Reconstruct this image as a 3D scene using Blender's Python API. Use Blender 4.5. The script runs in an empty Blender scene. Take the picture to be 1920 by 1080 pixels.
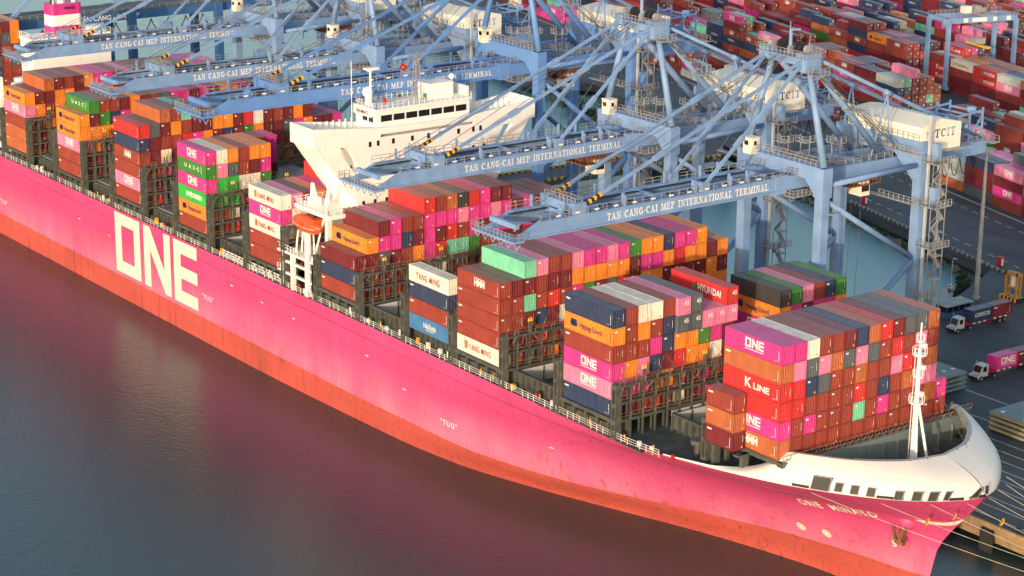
import bpy, math, random
import numpy as np
from mathutils import Vector, Matrix

# ---------------------------------------------------------------- camera, light, exposure
scene = bpy.context.scene
COL = scene.collection
CAMP = (238.3419009966, -196.4454246441, 113.9633287378)
YAW, PITCH, ROLL, FPX = 2.502763238737, 0.2927919403337, 0.009363997664, 3953.827918369
_cy, _sy = math.cos(YAW), math.sin(YAW)
FWD = Vector((_cy*math.cos(PITCH), _sy*math.cos(PITCH), -math.sin(PITCH)))
_R = Vector((_sy, -_cy, 0.0)); _U = _R.cross(FWD)
RGT = _R*math.cos(ROLL)+_U*math.sin(ROLL); UPV = -_R*math.sin(ROLL)+_U*math.cos(ROLL)
cd = bpy.data.cameras.new('camera'); cam = bpy.data.objects.new('camera', cd); COL.objects.link(cam)
cam.matrix_world = Matrix(((RGT.x,UPV.x,-FWD.x,CAMP[0]),(RGT.y,UPV.y,-FWD.y,CAMP[1]),(RGT.z,UPV.z,-FWD.z,CAMP[2]),(0,0,0,1)))
cd.sensor_width = 36.0; cd.lens = FPX/1920*36.0; cd.clip_start = 1.0; cd.clip_end = 20000
scene.camera = cam
SUN_EL = math.radians(9.0); SUN_AZ = math.atan2(0.55, -0.835)     # from the bow side of the river
sdir = Vector((math.sin(SUN_AZ)*math.cos(SUN_EL), math.cos(SUN_AZ)*math.cos(SUN_EL), math.sin(SUN_EL)))
sl = bpy.data.lights.new('sun', 'SUN'); sl.energy = 1.5; sl.angle = math.radians(0.6); sl.color = (0.85, 0.69, 0.53)
so = bpy.data.objects.new('sun', sl); COL.objects.link(so); so.rotation_euler = (-sdir).to_track_quat('-Z', 'Y').to_euler()
world = bpy.data.worlds.new('World'); scene.world = world; world.use_nodes = True
wn = world.node_tree.nodes; wn.clear()
sky = wn.new('ShaderNodeTexSky'); sky.sky_type = 'NISHITA'; sky.sun_disc = False
sky.sun_elevation = SUN_EL; sky.sun_rotation = SUN_AZ; sky.air_density = 1.0; sky.dust_density = 2.0; sky.ozone_density = 1.0
bg = wn.new('ShaderNodeBackground'); bg.inputs['Strength'].default_value = 0.15
wo = wn.new('ShaderNodeOutputWorld')
world.node_tree.links.new(sky.outputs[0], bg.inputs[0]); world.node_tree.links.new(bg.outputs[0], wo.inputs[0])
scene.view_settings.view_transform = 'Standard'; scene.view_settings.look = 'None'
scene.view_settings.exposure = 1.08; scene.view_settings.gamma = 1.0
rnd = random.Random(7)

# ---------------------------------------------------------------- helpers
class MB:
    """collects geometry of ONE mesh; each face remembers a material slot"""
    def __init__(s): s.v=[]; s.f=[]; s.m=[]; s.cur=0; s.cuts=[]; s.adds=[]
    def cut(s):
        """ends one piece; pieces become objects of their own in split()"""
        if not s.cuts or s.cuts[-1]!=(len(s.v),len(s.f)): s.cuts.append((len(s.v),len(s.f)))
    def pieces(s, tol=0.08):
        """groups of shapes that touch one another, each as an MB of its own"""
        A=s.adds+[(len(s.v),len(s.f))]; B=[]
        for (a,_),(b,_) in zip(A[:-1],A[1:]):
            q=np.array(s.v[a:b]); B.append((q.min(0)-tol/2,q.max(0)+tol/2))
        n=len(B); p=list(range(n)); lo=np.array([b[0] for b in B]); hi=np.array([b[1] for b in B])
        def g(i):
            while p[i]!=i: p[i]=p[p[i]]; i=p[i]
            return i
        for i in range(n):
            for j in np.nonzero(((lo[i]<=hi[:i])&(lo[:i]<=hi[i])).all(1))[0]: p[g(i)]=g(int(j))
        out={}
        for i in range(n):
            k=out.setdefault(g(i),MB()); (a,fa),(b,fb)=A[i],A[i+1]; off=len(k.v)-a
            k.v+=s.v[a:b]; k.f+=[tuple(t+off for t in f) for f in s.f[fa:fb]]; k.m+=s.m[fa:fb]
        return list(out.values())
    def split(s):
        s.cut(); out=[]; pv=pf=0
        for a,b in s.cuts:
            if b>pf:
                k=MB(); k.v=s.v[pv:a]; k.f=[tuple(i-pv for i in f) for f in s.f[pf:b]]; k.m=s.m[pf:b]; out.append(k)
            pv,pf=a,b
        return out
    def add(s, vs, fs):
        n=len(s.v); s.adds.append((n,len(s.f))); s.v += [tuple(p) for p in vs]
        for f in fs: s.f.append(tuple(n+i for i in f)); s.m.append(s.cur)
    def box(s, x0,x1,y0,y1,z0,z1):
        s.add([(x0,y0,z0),(x1,y0,z0),(x1,y1,z0),(x0,y1,z0),(x0,y0,z1),(x1,y0,z1),(x1,y1,z1),(x0,y1,z1)],
              [(3,2,1,0),(4,5,6,7),(0,1,5,4),(1,2,6,5),(2,3,7,6),(3,0,4,7)])
    def frame(s, p, q, up=(0,0,1)):
        p=Vector(p); q=Vector(q); d=q-p; L=d.length; d=d/L; u=Vector(up)
        if abs(d.dot(u))>0.95: u=Vector((1,0,0)) if abs(d.x)<0.9 else Vector((0,1,0))
        a=d.cross(u).normalized(); b=a.cross(d).normalized()
        return p,q,a,b
    def beam(s, p, q, w, h, up=(0,0,1), w2=None, h2=None):
        p,q,a,b=s.frame(p,q,up); w2=w if w2 is None else w2; h2=h if h2 is None else h2
        vs=[p+a*(i*w/2)+b*(j*h/2) for i,j in ((-1,-1),(1,-1),(1,1),(-1,1))]+[q+a*(i*w2/2)+b*(j*h2/2) for i,j in ((-1,-1),(1,-1),(1,1),(-1,1))]
        s.add(vs,[(3,2,1,0),(4,5,6,7),(0,1,5,4),(1,2,6,5),(2,3,7,6),(3,0,4,7)])
    def tube(s, p, q, r, n=8, r2=None, caps=True):
        p,q,a,b=s.frame(p,q); r2=r if r2 is None else r2
        c=[(math.cos(2*math.pi*i/n),math.sin(2*math.pi*i/n)) for i in range(n)]
        vs=[p+a*(r*x)+b*(r*y) for x,y in c]+[q+a*(r2*x)+b*(r2*y) for x,y in c]
        fs=[(i,(i+1)%n,n+(i+1)%n,n+i) for i in range(n)]
        if caps: fs+=[tuple(range(n-1,-1,-1)),tuple(range(n,2*n))]
        s.add(vs,fs)
    def path(s, pts, r, n=5):
        for a,b in zip(pts[:-1],pts[1:]): s.tube(a,b,r,n,caps=False)
    def poly(s, pts): s.add(pts,[tuple(range(len(pts)))])
    def prism(s, pts, d):
        """pts: planar loop; d: extrusion vector"""
        n=len(pts); d=Vector(d); a=[Vector(p) for p in pts]
        s.add(a+[p+d for p in a],[tuple(range(n-1,-1,-1)),tuple(range(n,2*n))]+[(i,(i+1)%n,n+(i+1)%n,n+i) for i in range(n)])
    def sphere(s, c, r, nu=12, nv=8, sz=1.0):
        c=Vector(c); vs=[]; fs=[]
        for j in range(nv+1):
            t=math.pi*j/nv
            for i in range(nu):
                p=2*math.pi*i/nu; vs.append(c+Vector((r*math.sin(t)*math.cos(p),r*math.sin(t)*math.sin(p),r*sz*math.cos(t))))
        for j in range(nv):
            for i in range(nu): fs.append((j*nu+i,(j+1)*nu+i,(j+1)*nu+(i+1)%nu,j*nu+(i+1)%nu))
        s.add(vs,fs)
    def rail(s, p, q, h=1.1, step=2.0, r=0.05, rails=(1.0,0.55), up=(0,0,1)):
        p=Vector(p); q=Vector(q); L=(q-p).length; n=max(1,int(round(L/step))); u=Vector(up)
        for i in range(n+1):
            a=p+(q-p)*(i/n); s.beam(a,a+u*h,r*2,r*2)
        for k in rails: s.beam(p+u*h*k,q+u*h*k,r*1.6,r*1.6)
    def mesh(s, name, mats, smooth=False):
        me=bpy.data.meshes.new(name); me.from_pydata(s.v,[],s.f)
        for m in mats: me.materials.append(m)
        if len(mats)>1: me.polygons.foreach_set('material_index', s.m)
        if smooth: me.polygons.foreach_set('use_smooth',[True]*len(s.f))
        me.update(); return me
    def build(s, name, mats, parent=None, smooth=False):
        if not isinstance(mats,(list,tuple)): mats=[mats]
        o=bpy.data.objects.new(name, s.mesh(name,mats,smooth)); COL.objects.link(o)
        if parent: o.parent=parent
        return o
def tag(o, label=None, cat=None, group=None, kind=None):
    if label: o['label']=label
    if cat: o['category']=cat
    if group: o['group']=group
    if kind: o['kind']=kind
    return o
def empty(name, loc=(0,0,0), rz=0):
    o=bpy.data.objects.new(name,None); COL.objects.link(o); o.location=loc; o.rotation_euler=(0,0,rz); o.empty_display_size=0.5
    return o
def copy_tree(o, parent=None):
    c=o.copy(); COL.objects.link(c)
    if parent: c.parent=parent
    for ch in [k for k in KIDS(o)]: copy_tree(ch,c)
    return c
def KIDS(o): return [k for k in bpy.data.objects if k.parent==o]

def mat(name, rgb, rough=0.55, metal=0.0, var=0.12, scale=0.4, streak=0.0, streak_col=(0.12,0.06,0.035), skylit_dust=0.0, skylit_dust_col=(0.33,0.27,0.26), bump=0.0, spec=0.5, fine=0.0):
    """painted / weathered surface with procedural variation in object space"""
    m=bpy.data.materials.new(name); m.use_nodes=True; nt=m.node_tree; N=nt.nodes; Lk=nt.links
    b=N['Principled BSDF']; b.inputs['Roughness'].default_value=rough; b.inputs['Metallic'].default_value=metal
    b.inputs['Specular IOR Level'].default_value=spec
    tc=N.new('ShaderNodeTexCoord'); oi=N.new('ShaderNodeObjectInfo')
    va=N.new('ShaderNodeVectorMath'); va.operation='MULTIPLY_ADD'; va.inputs[1].default_value=(1,1,1)
    sc=N.new('ShaderNodeVectorMath'); sc.operation='SCALE'; sc.inputs[0].default_value=(31,17,23); Lk.new(oi.outputs['Random'],sc.inputs['Scale'])
    Lk.new(tc.outputs['Object'],va.inputs[0]); Lk.new(sc.outputs[0],va.inputs[2])
    n1=N.new('ShaderNodeTexNoise'); n1.inputs['Scale'].default_value=scale; n1.inputs['Detail'].default_value=5; Lk.new(va.outputs[0],n1.inputs['Vector'])
    mr=N.new('ShaderNodeMapRange'); mr.inputs['From Min'].default_value=0.3; mr.inputs['From Max'].default_value=0.7
    mr.inputs['To Min'].default_value=1-var; mr.inputs['To Max'].default_value=1+var; Lk.new(n1.outputs[0],mr.inputs[0])
    hv=N.new('ShaderNodeHueSaturation'); hv.inputs['Color'].default_value=(*rgb,1); Lk.new(mr.outputs[0],hv.inputs['Value'])
    col=hv.outputs[0]
    if streak>0:
        mp=N.new('ShaderNodeMapping'); mp.inputs['Scale'].default_value=(2.2,2.2,0.22); Lk.new(va.outputs[0],mp.inputs['Vector'])
        n2=N.new('ShaderNodeTexNoise'); n2.inputs['Scale'].default_value=0.9; n2.inputs['Detail'].default_value=6; Lk.new(mp.outputs[0],n2.inputs['Vector'])
        r2=N.new('ShaderNodeMapRange'); r2.inputs['From Min'].default_value=0.56; r2.inputs['From Max'].default_value=0.72; r2.inputs['To Max'].default_value=streak; Lk.new(n2.outputs[0],r2.inputs[0])
        mx=N.new('ShaderNodeMix'); mx.data_type='RGBA'; Lk.new(r2.outputs[0],mx.inputs[0]); Lk.new(col,mx.inputs[6]); mx.inputs[7].default_value=(*streak_col,1); col=mx.outputs[2]
    if skylit_dust>0:  # upward faces: settled dust, with the paleness of skylight mixed into its colour
        ge=N.new('ShaderNodeNewGeometry'); sp=N.new('ShaderNodeSeparateXYZ'); Lk.new(ge.outputs['Normal'],sp.inputs[0])
        n3=N.new('ShaderNodeTexNoise'); n3.inputs['Scale'].default_value=0.8; n3.inputs['Detail'].default_value=7; Lk.new(va.outputs[0],n3.inputs['Vector'])
        r3=N.new('ShaderNodeMapRange'); r3.inputs['From Min'].default_value=0.3; r3.inputs['From Max'].default_value=0.7; r3.inputs['To Min'].default_value=skylit_dust*0.75; r3.inputs['To Max'].default_value=min(1,skylit_dust*1.25); Lk.new(n3.outputs[0],r3.inputs[0])
        g=N.new('ShaderNodeMath'); g.operation='GREATER_THAN'; g.inputs[1].default_value=0.85; Lk.new(sp.outputs['Z'],g.inputs[0])
        mm=N.new('ShaderNodeMath'); mm.operation='MULTIPLY'; Lk.new(g.outputs[0],mm.inputs[0]); Lk.new(r3.outputs[0],mm.inputs[1])
        mx=N.new('ShaderNodeMix'); mx.data_type='RGBA'; Lk.new(mm.outputs[0],mx.inputs[0]); Lk.new(col,mx.inputs[6]); mx.inputs[7].default_value=(*skylit_dust_col,1); col=mx.outputs[2]
        # rust and puddle blotches on the roof
        n6=N.new('ShaderNodeTexNoise'); n6.inputs['Scale'].default_value=0.95; n6.inputs['Detail'].default_value=8; n6.inputs['Roughness'].default_value=0.65; n6.inputs['Distortion'].default_value=0.6; Lk.new(va.outputs[0],n6.inputs['Vector'])
        r6=N.new('ShaderNodeMapRange'); r6.inputs['From Min'].default_value=0.60; r6.inputs['From Max'].default_value=0.68; r6.inputs['To Max'].default_value=0.55; Lk.new(n6.outputs[0],r6.inputs[0])
        m6=N.new('ShaderNodeMath'); m6.operation='MULTIPLY'; Lk.new(g.outputs[0],m6.inputs[0]); Lk.new(r6.outputs[0],m6.inputs[1])
        mx=N.new('ShaderNodeMix'); mx.data_type='RGBA'; Lk.new(m6.outputs[0],mx.inputs[0]); Lk.new(col,mx.inputs[6]); mx.inputs[7].default_value=(0.10,0.06,0.05,1); col=mx.outputs[2]
    Lk.new(col,b.inputs['Base Color'])
    if bump>0:
        bp=N.new('ShaderNodeBump'); bp.inputs['Strength'].default_value=bump; bp.inputs['Distance'].default_value=0.05
        n4=N.new('ShaderNodeTexNoise'); n4.inputs['Scale'].default_value=fine or 3; n4.inputs['Detail'].default_value=6; Lk.new(tc.outputs['Object'],n4.inputs['Vector']); Lk.new(n4.outputs[0],bp.inputs['Height']); Lk.new(bp.outputs[0],b.inputs['Normal'])
    return m

PAL = dict(M=(0.62,0.035,0.25),P=(0.72,0.20,0.36),N=(0.022,0.04,0.105),B=(0.27,0.040,0.028),D=(0.155,0.012,0.021),R=(0.56,0.026,0.03),
  O=(0.80,0.235,0.025),W=(0.74,0.69,0.60),G=(0.04,0.21,0.03),g=(0.02,0.42,0.06),T=(0.17,0.56,0.38),S=(0.085,0.10,0.115),L=(0.05,0.18,0.40),
  K=(0.045,0.04,0.042),E=(0.43,0.115,0.042),A=(0.46,0.50,0.47))
CNAME = dict(M='magenta',P='pink',N='navy blue',B='brown red',D='dark maroon',R='red',O='orange',W='white',G='green',g='bright green',T='mint green',S='slate grey',L='light blue',K='near black',E='rust orange',A='pale grey')
CM = {k: mat('paint_'+CNAME[k].replace(' ','_'), c, rough=0.5, var=0.16, scale=0.35, streak=0.4, skylit_dust=0.42 if k!='W' else 0.15,
     skylit_dust_col=tuple(min(1,0.22+0.55*v) for v in c)) for k,c in PAL.items()}  # roof tint: dust plus skylight put into the colour
WHITE_INK = mat('white_lettering',(0.82,0.80,0.76),0.6,var=0.06,streak=0.1)
NAVY_INK = mat('navy_lettering',(0.02,0.025,0.12),0.6)
RED_INK = mat('red_lettering',(0.45,0.03,0.04),0.6)
GREEN_INK = mat('green_lettering',(0.03,0.30,0.10),0.6)
YELLOW = mat('yellow_paint',(0.80,0.42,0.02),0.5,streak=0.2)
BLACKP = mat('black_paint',(0.02,0.02,0.022),0.6)
GLASS = mat('dark_glass',(0.015,0.015,0.018),0.12,var=0.0)
SHIPWHITE = mat('ship_white_paint',(0.88,0.86,0.83),0.45,var=0.04,streak=0.10,streak_col=(0.45,0.30,0.2))
DECKGREEN = mat('deck_grey_green',(0.055,0.075,0.075),0.7,var=0.3,streak=0.3,bump=0.2)
STEELDARK = mat('lashing_steel',(0.075,0.085,0.078),0.6,var=0.3,scale=0.8,streak=0.45,streak_col=(0.20,0.09,0.04))
RUSTROD = mat('rusty_rods',(0.22,0.15,0.10),0.6,var=0.3)
HOLDWHITE = mat('hold_pale_paint',(0.52,0.52,0.52),0.6,var=0.08,streak=0.35,streak_col=(0.30,0.20,0.14))
CRANE = mat('crane_blue_paint',(0.195,0.325,0.57),0.5,var=0.16,scale=0.3,streak=0.42,streak_col=(0.30,0.31,0.33))
CRANE2 = mat('crane_deep_blue_paint',(0.12,0.26,0.58),0.45,var=0.10,scale=0.25,streak=0.2,streak_col=(0.3,0.38,0.5))
CRANE3 = mat('crane_dark_blue_paint',(0.04,0.13,0.32),0.45,var=0.15,streak=0.2)
GALV = mat('galvanised_steel',(0.30,0.30,0.31),0.5,var=0.2)
CREAM = mat('cream_cladding',(0.84,0.79,0.67),0.55,var=0.05,scale=0.2,streak=0.22,streak_col=(0.50,0.52,0.48))
RUBBER = mat('black_rubber',(0.025,0.025,0.025),0.8)
CABLE = mat('steel_rope',(0.10,0.10,0.11),0.5)
CONC = mat('concrete',(0.30,0.29,0.27),0.85,var=0.2,scale=0.3,streak=0.3,bump=0.3)
ORANGEB = mat('lifeboat_orange',(0.80,0.10,0.03),0.35,var=0.05)
ROPE = mat('mooring_rope',(0.45,0.42,0.36),0.8)
RUSTIRON = mat('rusty_iron',(0.20,0.085,0.045),0.75,var=0.4,scale=2,bump=0.4)
REDP = mat('red_paint',(0.45,0.02,0.03),0.5)
TEAL = mat('teal_paint',(0.06,0.50,0.38),0.5)

# ---------------------------------------------------------------- lettering
_fontcache={}
def text_geo(txt, h=1.0, bold=0.0, space=1.0):
    """flat glyph polygons of a text, cap height h, origin at its left base: list of verts(x,z), faces"""
    key=(txt,h,bold,space)
    if key in _fontcache: return _fontcache[key]
    cu=bpy.data.curves.new('lettering_curve','FONT'); cu.body=txt; cu.size=h/0.72; cu.offset=bold*h; cu.space_character=space; cu.resolution_u=2
    ob=bpy.data.objects.new('lettering_curve',cu); COL.objects.link(ob)
    dg=bpy.context.evaluated_depsgraph_get(); me=bpy.data.meshes.new_from_object(ob.evaluated_get(dg))
    vs=[(v.co.x,v.co.y) for v in me.vertices]; fs=[tuple(p.vertices) for p in me.polygons]
    bpy.data.objects.remove(ob); bpy.data.curves.remove(cu); bpy.data.meshes.remove(me)
    _fontcache[key]=(vs,fs); return vs,fs
def text_width(vs): return max(v[0] for v in vs)-min(v[0] for v in vs)
# block logo letters O N E as polygons in a 37.4 x 13.4 cell (x, z from base)
ONE_POLY=[ # list of convex-ish loops
 [(0,0),(11.8,0),(11.8,2.7),(3.0,2.7)],[(0,0),(3.0,2.7),(3.0,10.8),(0,13.4)],[(0,13.4),(3.0,10.8),(8.9,10.8),(11.8,13.4)],[(11.8,13.4),(8.9,10.8),(8.9,2.7),(11.8,2.7)],
 [(13.6,0),(16.5,0),(16.5,13.4),(13.6,13.4)],[(16.5,13.4),(16.5,8.3),(23.0,0),(25.7,0),(22.8,5.1),(16.5,13.4)],[(22.8,5.1),(25.7,0),(25.7,13.4),(22.8,13.4)],
 [(27.2,0),(30.3,0),(30.3,13.4),(27.2,13.4)],[(30.3,0),(37.4,0),(37.4,2.7),(30.3,2.7)],[(30.3,5.4),(37.4,5.4),(37.4,8.0),(30.3,8.0)],[(30.3,10.7),(37.4,10.7),(37.4,13.4),(30.3,13.4)]]
# slab serif capitals: strokes in a cell, (x0,x1,z0,z1) boxes or 4-point loops
def _serif():
    t=.24; u=.13; s=.06
    def B(a,b,c,d): return [(a,c),(b,c),(b,d),(a,d)]
    def arc(cx,cz,rx,rz,a0,a1,n=8,tk=t,tz=.15):
        out=[]
        for i in range(n):
            p=math.radians(a0+(a1-a0)*i/n); q=math.radians(a0+(a1-a0)*(i+1)/n)
            def pt(a,k): return (cx+(rx-(tk if k else 0))*math.cos(a), cz+(rz-(tz if k else 0))*math.sin(a))
            out.append([pt(p,0),pt(q,0),pt(q,1),pt(p,1)])
        return out
    G={}
    G['I']=(.44,[B(.12,.32,0,1),B(0,.44,0,u),B(0,.44,1-u,1)])
    G['T']=(.80,[B(.30,.50,0,1),B(.17,.63,0,u),B(0,.80,1-.11,1),B(0,.09,.70,.9),B(.71,.80,.70,.9)])
    G['A']=(.90,[[(.12,0),(.24,0),(.50,1),(.38,1)],[(.60,0),(.82,0),(.52,1),(.38,1)],B(.24,.66,.28,.38),B(0,.32,0,u),B(.53,.92,0,u)])
    G['N']=(.90,[B(.12,.22,0,1),[(.12,1),(.32,1),(.78,0),(.62,0)],B(.68,.78,0,1),B(0,.34,0,u),B(0,.26,1-u,1),B(.56,.90,1-u,1)])
    G['M']=(1.08,[B(.12,.21,0,1),[(.12,1),(.32,1),(.60,.0),(.48,0)],[(.50,0),(.60,0),(.88,1),(.76,1)],B(.76,.96,0,1),B(0,.33,0,u),B(0,.3,1-u,1),B(.64,1.08,0,u),B(.78,1.08,1-u,1)])
    G['L']=(.76,[B(.12,.32,0,1),B(0,.44,1-u,1),B(0,.76,0,u),B(.67,.76,0,.32)])
    G['E']=(.78,[B(.12,.32,0,1),B(0,.76,0,u),B(0,.74,1-u,1),B(.32,.56,.46,.55),B(.67,.76,0,.30),B(.65,.74,.72,1),B(.50,.58,.36,.65)])
    G['C']=(.82,arc(.42,.5,.42,.5,50,310,10)+[B(.62,.74,.66,.98)])
    G['G']=(.90,arc(.42,.5,.42,.5,50,320,10)+[B(.62,.74,.66,.98),B(.60,.80,.08,.46),B(.50,.92,.40,.48)])
    G['P']=(.80,[B(.12,.32,0,1),B(0,.44,0,u),B(0,.40,1-u,1)]+arc(.40,.73,.36,.27,90,-90,6,.19,.10))
    G['R']=(.92,[B(.12,.32,0,1),B(0,.44,0,u),B(0,.40,1-u,1),[(.40,.48),(.58,.48),(.86,0),(.64,0)],B(.62,.94,0,u)]+arc(.40,.74,.36,.26,90,-90,6,.19,.10))
    G['O']=(.90,arc(.45,.5,.45,.5,0,360,16))
    G['-']=(.36,[B(.02,.32,.40,.52)])
    G[' ']=(.50,[])
    return G
SERIF=_serif()
def serif_geo(txt,h,sp=.12):
    x=0; loops=[]
    for c in txt:
        w,ls=SERIF[c]
        for l in ls: loops.append([(x+p[0]*h,p[1]*h) for p in l])
        x+=(w+sp)*h
    return loops,x-sp*h
def put_loops(mb,loops,fn):
    for l in loops: mb.add([fn(a,b) for a,b in l],[tuple(range(len(l)))])
def put_text(mb,txt,h,fn,bold=0.0,space=1.0,width=None,center=False):
    vs,fs=text_geo(txt,h,bold,space); x0=min(v[0] for v in vs); w=text_width(vs); k=1.0 if width is None else width/w
    off=-(w*k)/2 if center else 0
    mb.add([fn((v[0]-x0)*k+off,v[1]) for v in vs],fs)
# ---------- hull lines (half breadths at several heights) ----------
YC = 24.9
LEV = [
 (-27.0, [(-110,25.3),(-90,24.8),(-77,23.8),(-60,22.8),(-45,20.9),(-27,15.9),(-11,10.2),(2,5.6),(18,1.9),(30,.5),(41,0)]),
 (-23.0, [(-110,25.4),(-95,25.1),(-77,24.5),(-60.5,23.8),(-45.3,22.0),(-27.4,17.2),(-10.9,11.5),(2.5,6.8),(18,2.6),(27,1.0),(36,.5),(42.5,0)]),
 (-17.6, [(-110,25.4),(-94,25.4),(-77,25.35),(-66,25.1),(-42,24.4),(-28,22.0),(-18,19.2),(-6.7,15.1),(6,10.1),(20,5.1),(34,2.0),(41,.9),(44.7,0)]),
 (-12.0, [(-110,25.4),(-78,25.4),(-55,25.2),(-36,23.9),(-20,21.4),(-5,17.4),(10,12.4),(22,8.3),(32,5.3),(41,2.4),(46.0,0)]),
 (-7.0,  [(-110,25.4),(-55,25.4),(-36,25.1),(-20,24.0),(-5,21.4),(10,17.4),(22,13.2),(32,9.6),(41,5.8),(47,2.3),(49.4,0)]),
 (-3.9,  [(-110,25.4),(-36,25.4),(-10,25.1),(5,24.1),(18,21.8),(28,18.4),(36,14.6),(43,10.0),(48,5.8),(51,2.4),(52.0,0)]),
 (0.0,   [(-110,25.4),(0,25.4),(10,25.4),(18,25.3),(24,24.6),(32,22.3),(40.6,17.8),(48,12.2),(52.3,6.4),(54.0,2.7),(54.6,0)]),
]
def pchip(xs, ys, q):
    xs=np.asarray(xs,float); ys=np.asarray(ys,float); q=np.clip(np.asarray(q,float),xs[0],xs[-1])
    h=np.diff(xs); d=np.diff(ys)/h; m=np.zeros(len(xs)); m[0]=d[0]; m[-1]=d[-1]
    for i in range(1,len(xs)-1):
        if d[i-1]*d[i]>0:
            w1=2*h[i]+h[i-1]; w2=h[i]+2*h[i-1]; m[i]=(w1+w2)/(w1/d[i-1]+w2/d[i])
    i=np.clip(np.searchsorted(xs,q)-1,0,len(h)-1); t=(q-xs[i])/h[i]
    return (1+2*t)*(1-t)**2*ys[i]+t*(1-t)**2*h[i]*m[i]+t*t*(3-2*t)*ys[i+1]+t*t*(t-1)*h[i]*m[i+1]
def stemx(z): return float(pchip([l[0] for l in LEV],[l[1][-1][0] for l in LEV],z))
def half(x,z):
    xs=stemx(z)
    if x>=xs: return 0.0
    vals=[]
    for zz,c in LEV:
        X=[p[0] for p in c]; B=[p[1] for p in c]
        # same fraction of the entrance length, so every level ends at its stem
        f=(x+110)/(xs+110); xx=-110+f*(X[-1]+110)
        if f<=0: vals.append(B[0]); continue
        b=float(pchip(X,B,xx))
        # blunt (elliptic) ending of the upper waterlines
        vals.append(b)
    return float(pchip([l[0] for l in LEV],vals,z))
def sheer(x):            # height of the top of the pink plating
    return float(pchip([-300,0,10,20,26,32,60],[-3.05,-3.05,-2.75,-1.75,-1.3,-1.1,-1.05],x))
def hull_pt(x,z,off=0.0):
    return (x, YC-half(x,z)-off, z)

def basez(x,y):
    z=-3.1
    while z<0.5 and YC-half(x,z)+0.35>y: z+=0.1
    return z
def paintz(x): return float(pchip([-300,-20,10,35,60],[-17.9,-17.9,-17.4,-16.9,-16.8],x))

# ---------------------------------------------------------------- ground, water
WZ=-23.0; QZ=-19.0
def water_mat(name, deep, rough, scale, strength, base2=None):
    m=bpy.data.materials.new(name); m.use_nodes=True; nt=m.node_tree; N=nt.nodes; Lk=nt.links; b=N['Principled BSDF']
    b.inputs['Roughness'].default_value=rough; b.inputs['IOR'].default_value=1.33; b.inputs['Specular IOR Level'].default_value=0.6
    tc=N.new('ShaderNodeTexCoord')
    big=N.new('ShaderNodeTexNoise'); big.inputs['Scale'].default_value=0.012; big.inputs['Detail'].default_value=4; Lk.new(tc.outputs['Object'],big.inputs['Vector'])
    mx=N.new('ShaderNodeMix'); mx.data_type='RGBA'; Lk.new(big.outputs[0],mx.inputs[0]); mx.inputs[6].default_value=(*deep,1); mx.inputs[7].default_value=(*(base2 or deep),1); Lk.new(mx.outputs[2],b.inputs['Base Color'])
    mp=N.new('ShaderNodeMapping'); mp.inputs['Scale'].default_value=(1.0,1.7,1.0); mp.inputs['Rotation'].default_value=(0,0,0.5); Lk.new(tc.outputs['Object'],mp.inputs['Vector'])
    n=N.new('ShaderNodeTexNoise'); n.inputs['Scale'].default_value=scale; n.inputs['Detail'].default_value=5; n.inputs['Roughness'].default_value=0.6; Lk.new(mp.outputs[0],n.inputs['Vector'])
    bp=N.new('ShaderNodeBump'); bp.inputs['Strength'].default_value=strength; bp.inputs['Distance'].default_value=0.35; Lk.new(n.outputs[0],bp.inputs['Height']); Lk.new(bp.outputs[0],b.inputs['Normal'])
    return m
RIVER=water_mat('river_water',(0.028,0.068,0.076),0.10,0.8,0.28,(0.050,0.060,0.056))
CHAN=water_mat('channel_water',(0.15,0.31,0.33),0.18,0.9,0.5,(0.20,0.36,0.37))  # paler base than the river: bright horizon reflection put into the colour
m=MB(); m.add([(-6000,-3000,WZ),(6000,-3000,WZ),(6000,62,WZ),(-6000,62,WZ)],[(0,1,2,3)])
tag(m.build('river_water',RIVER),kind='structure')
m=MB(); m.add([(-6000,62,WZ),(6000,62,WZ),(6000,6000,WZ),(-6000,6000,WZ)],[(0,1,2,3)])
tag(m.build('channel_water',CHAN),kind='structure')
def asphalt_mat():
    m=mat('worn_asphalt',(0.062,0.072,0.082),0.72,var=0.28,scale=0.045,streak=0.0,bump=0.25,fine=1.5)
    nt=m.node_tree;N=nt.nodes;Lk=nt.links;b=N['Principled BSDF']
    old=b.inputs['Base Color'].links[0].from_socket
    tc=N.new('ShaderNodeTexCoord'); mp=N.new('ShaderNodeMapping'); mp.inputs['Rotation'].default_value=(0,0,0.26); mp.inputs['Scale'].default_value=(0.015,0.16,1)
    Lk.new(tc.outputs['Object'],mp.inputs['Vector']); n=N.new('ShaderNodeTexNoise'); n.inputs['Scale'].default_value=1.6; n.inputs['Detail'].default_value=6; Lk.new(mp.outputs[0],n.inputs['Vector'])
    r=N.new('ShaderNodeMapRange'); r.inputs['From Min'].default_value=0.50; r.inputs['From Max'].default_value=0.64; r.inputs['To Max'].default_value=0.55; Lk.new(n.outputs[0],r.inputs[0])
    mx=N.new('ShaderNodeMix'); mx.data_type='RGBA'; Lk.new(r.outputs[0],mx.inputs[0]); Lk.new(old,mx.inputs[6]); mx.inputs[7].default_value=(0.026,0.03,0.036,1); Lk.new(mx.outputs[2],b.inputs['Base Color'])
    return m
ASPH=asphalt_mat(); ASPH2=mat('road_asphalt_pale',(0.085,0.092,0.098),0.8,var=0.2,scale=0.1)
LINE=mat('road_paint_white',(0.42,0.43,0.43),0.7,var=0.35,scale=0.8)
def slab(name, pts, z, t, material, kind='structure'):
    m=MB(); m.prism([(x,y,z-t) for x,y in pts],(0,0,t)); return tag(m.build(name,material),kind=kind)
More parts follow.
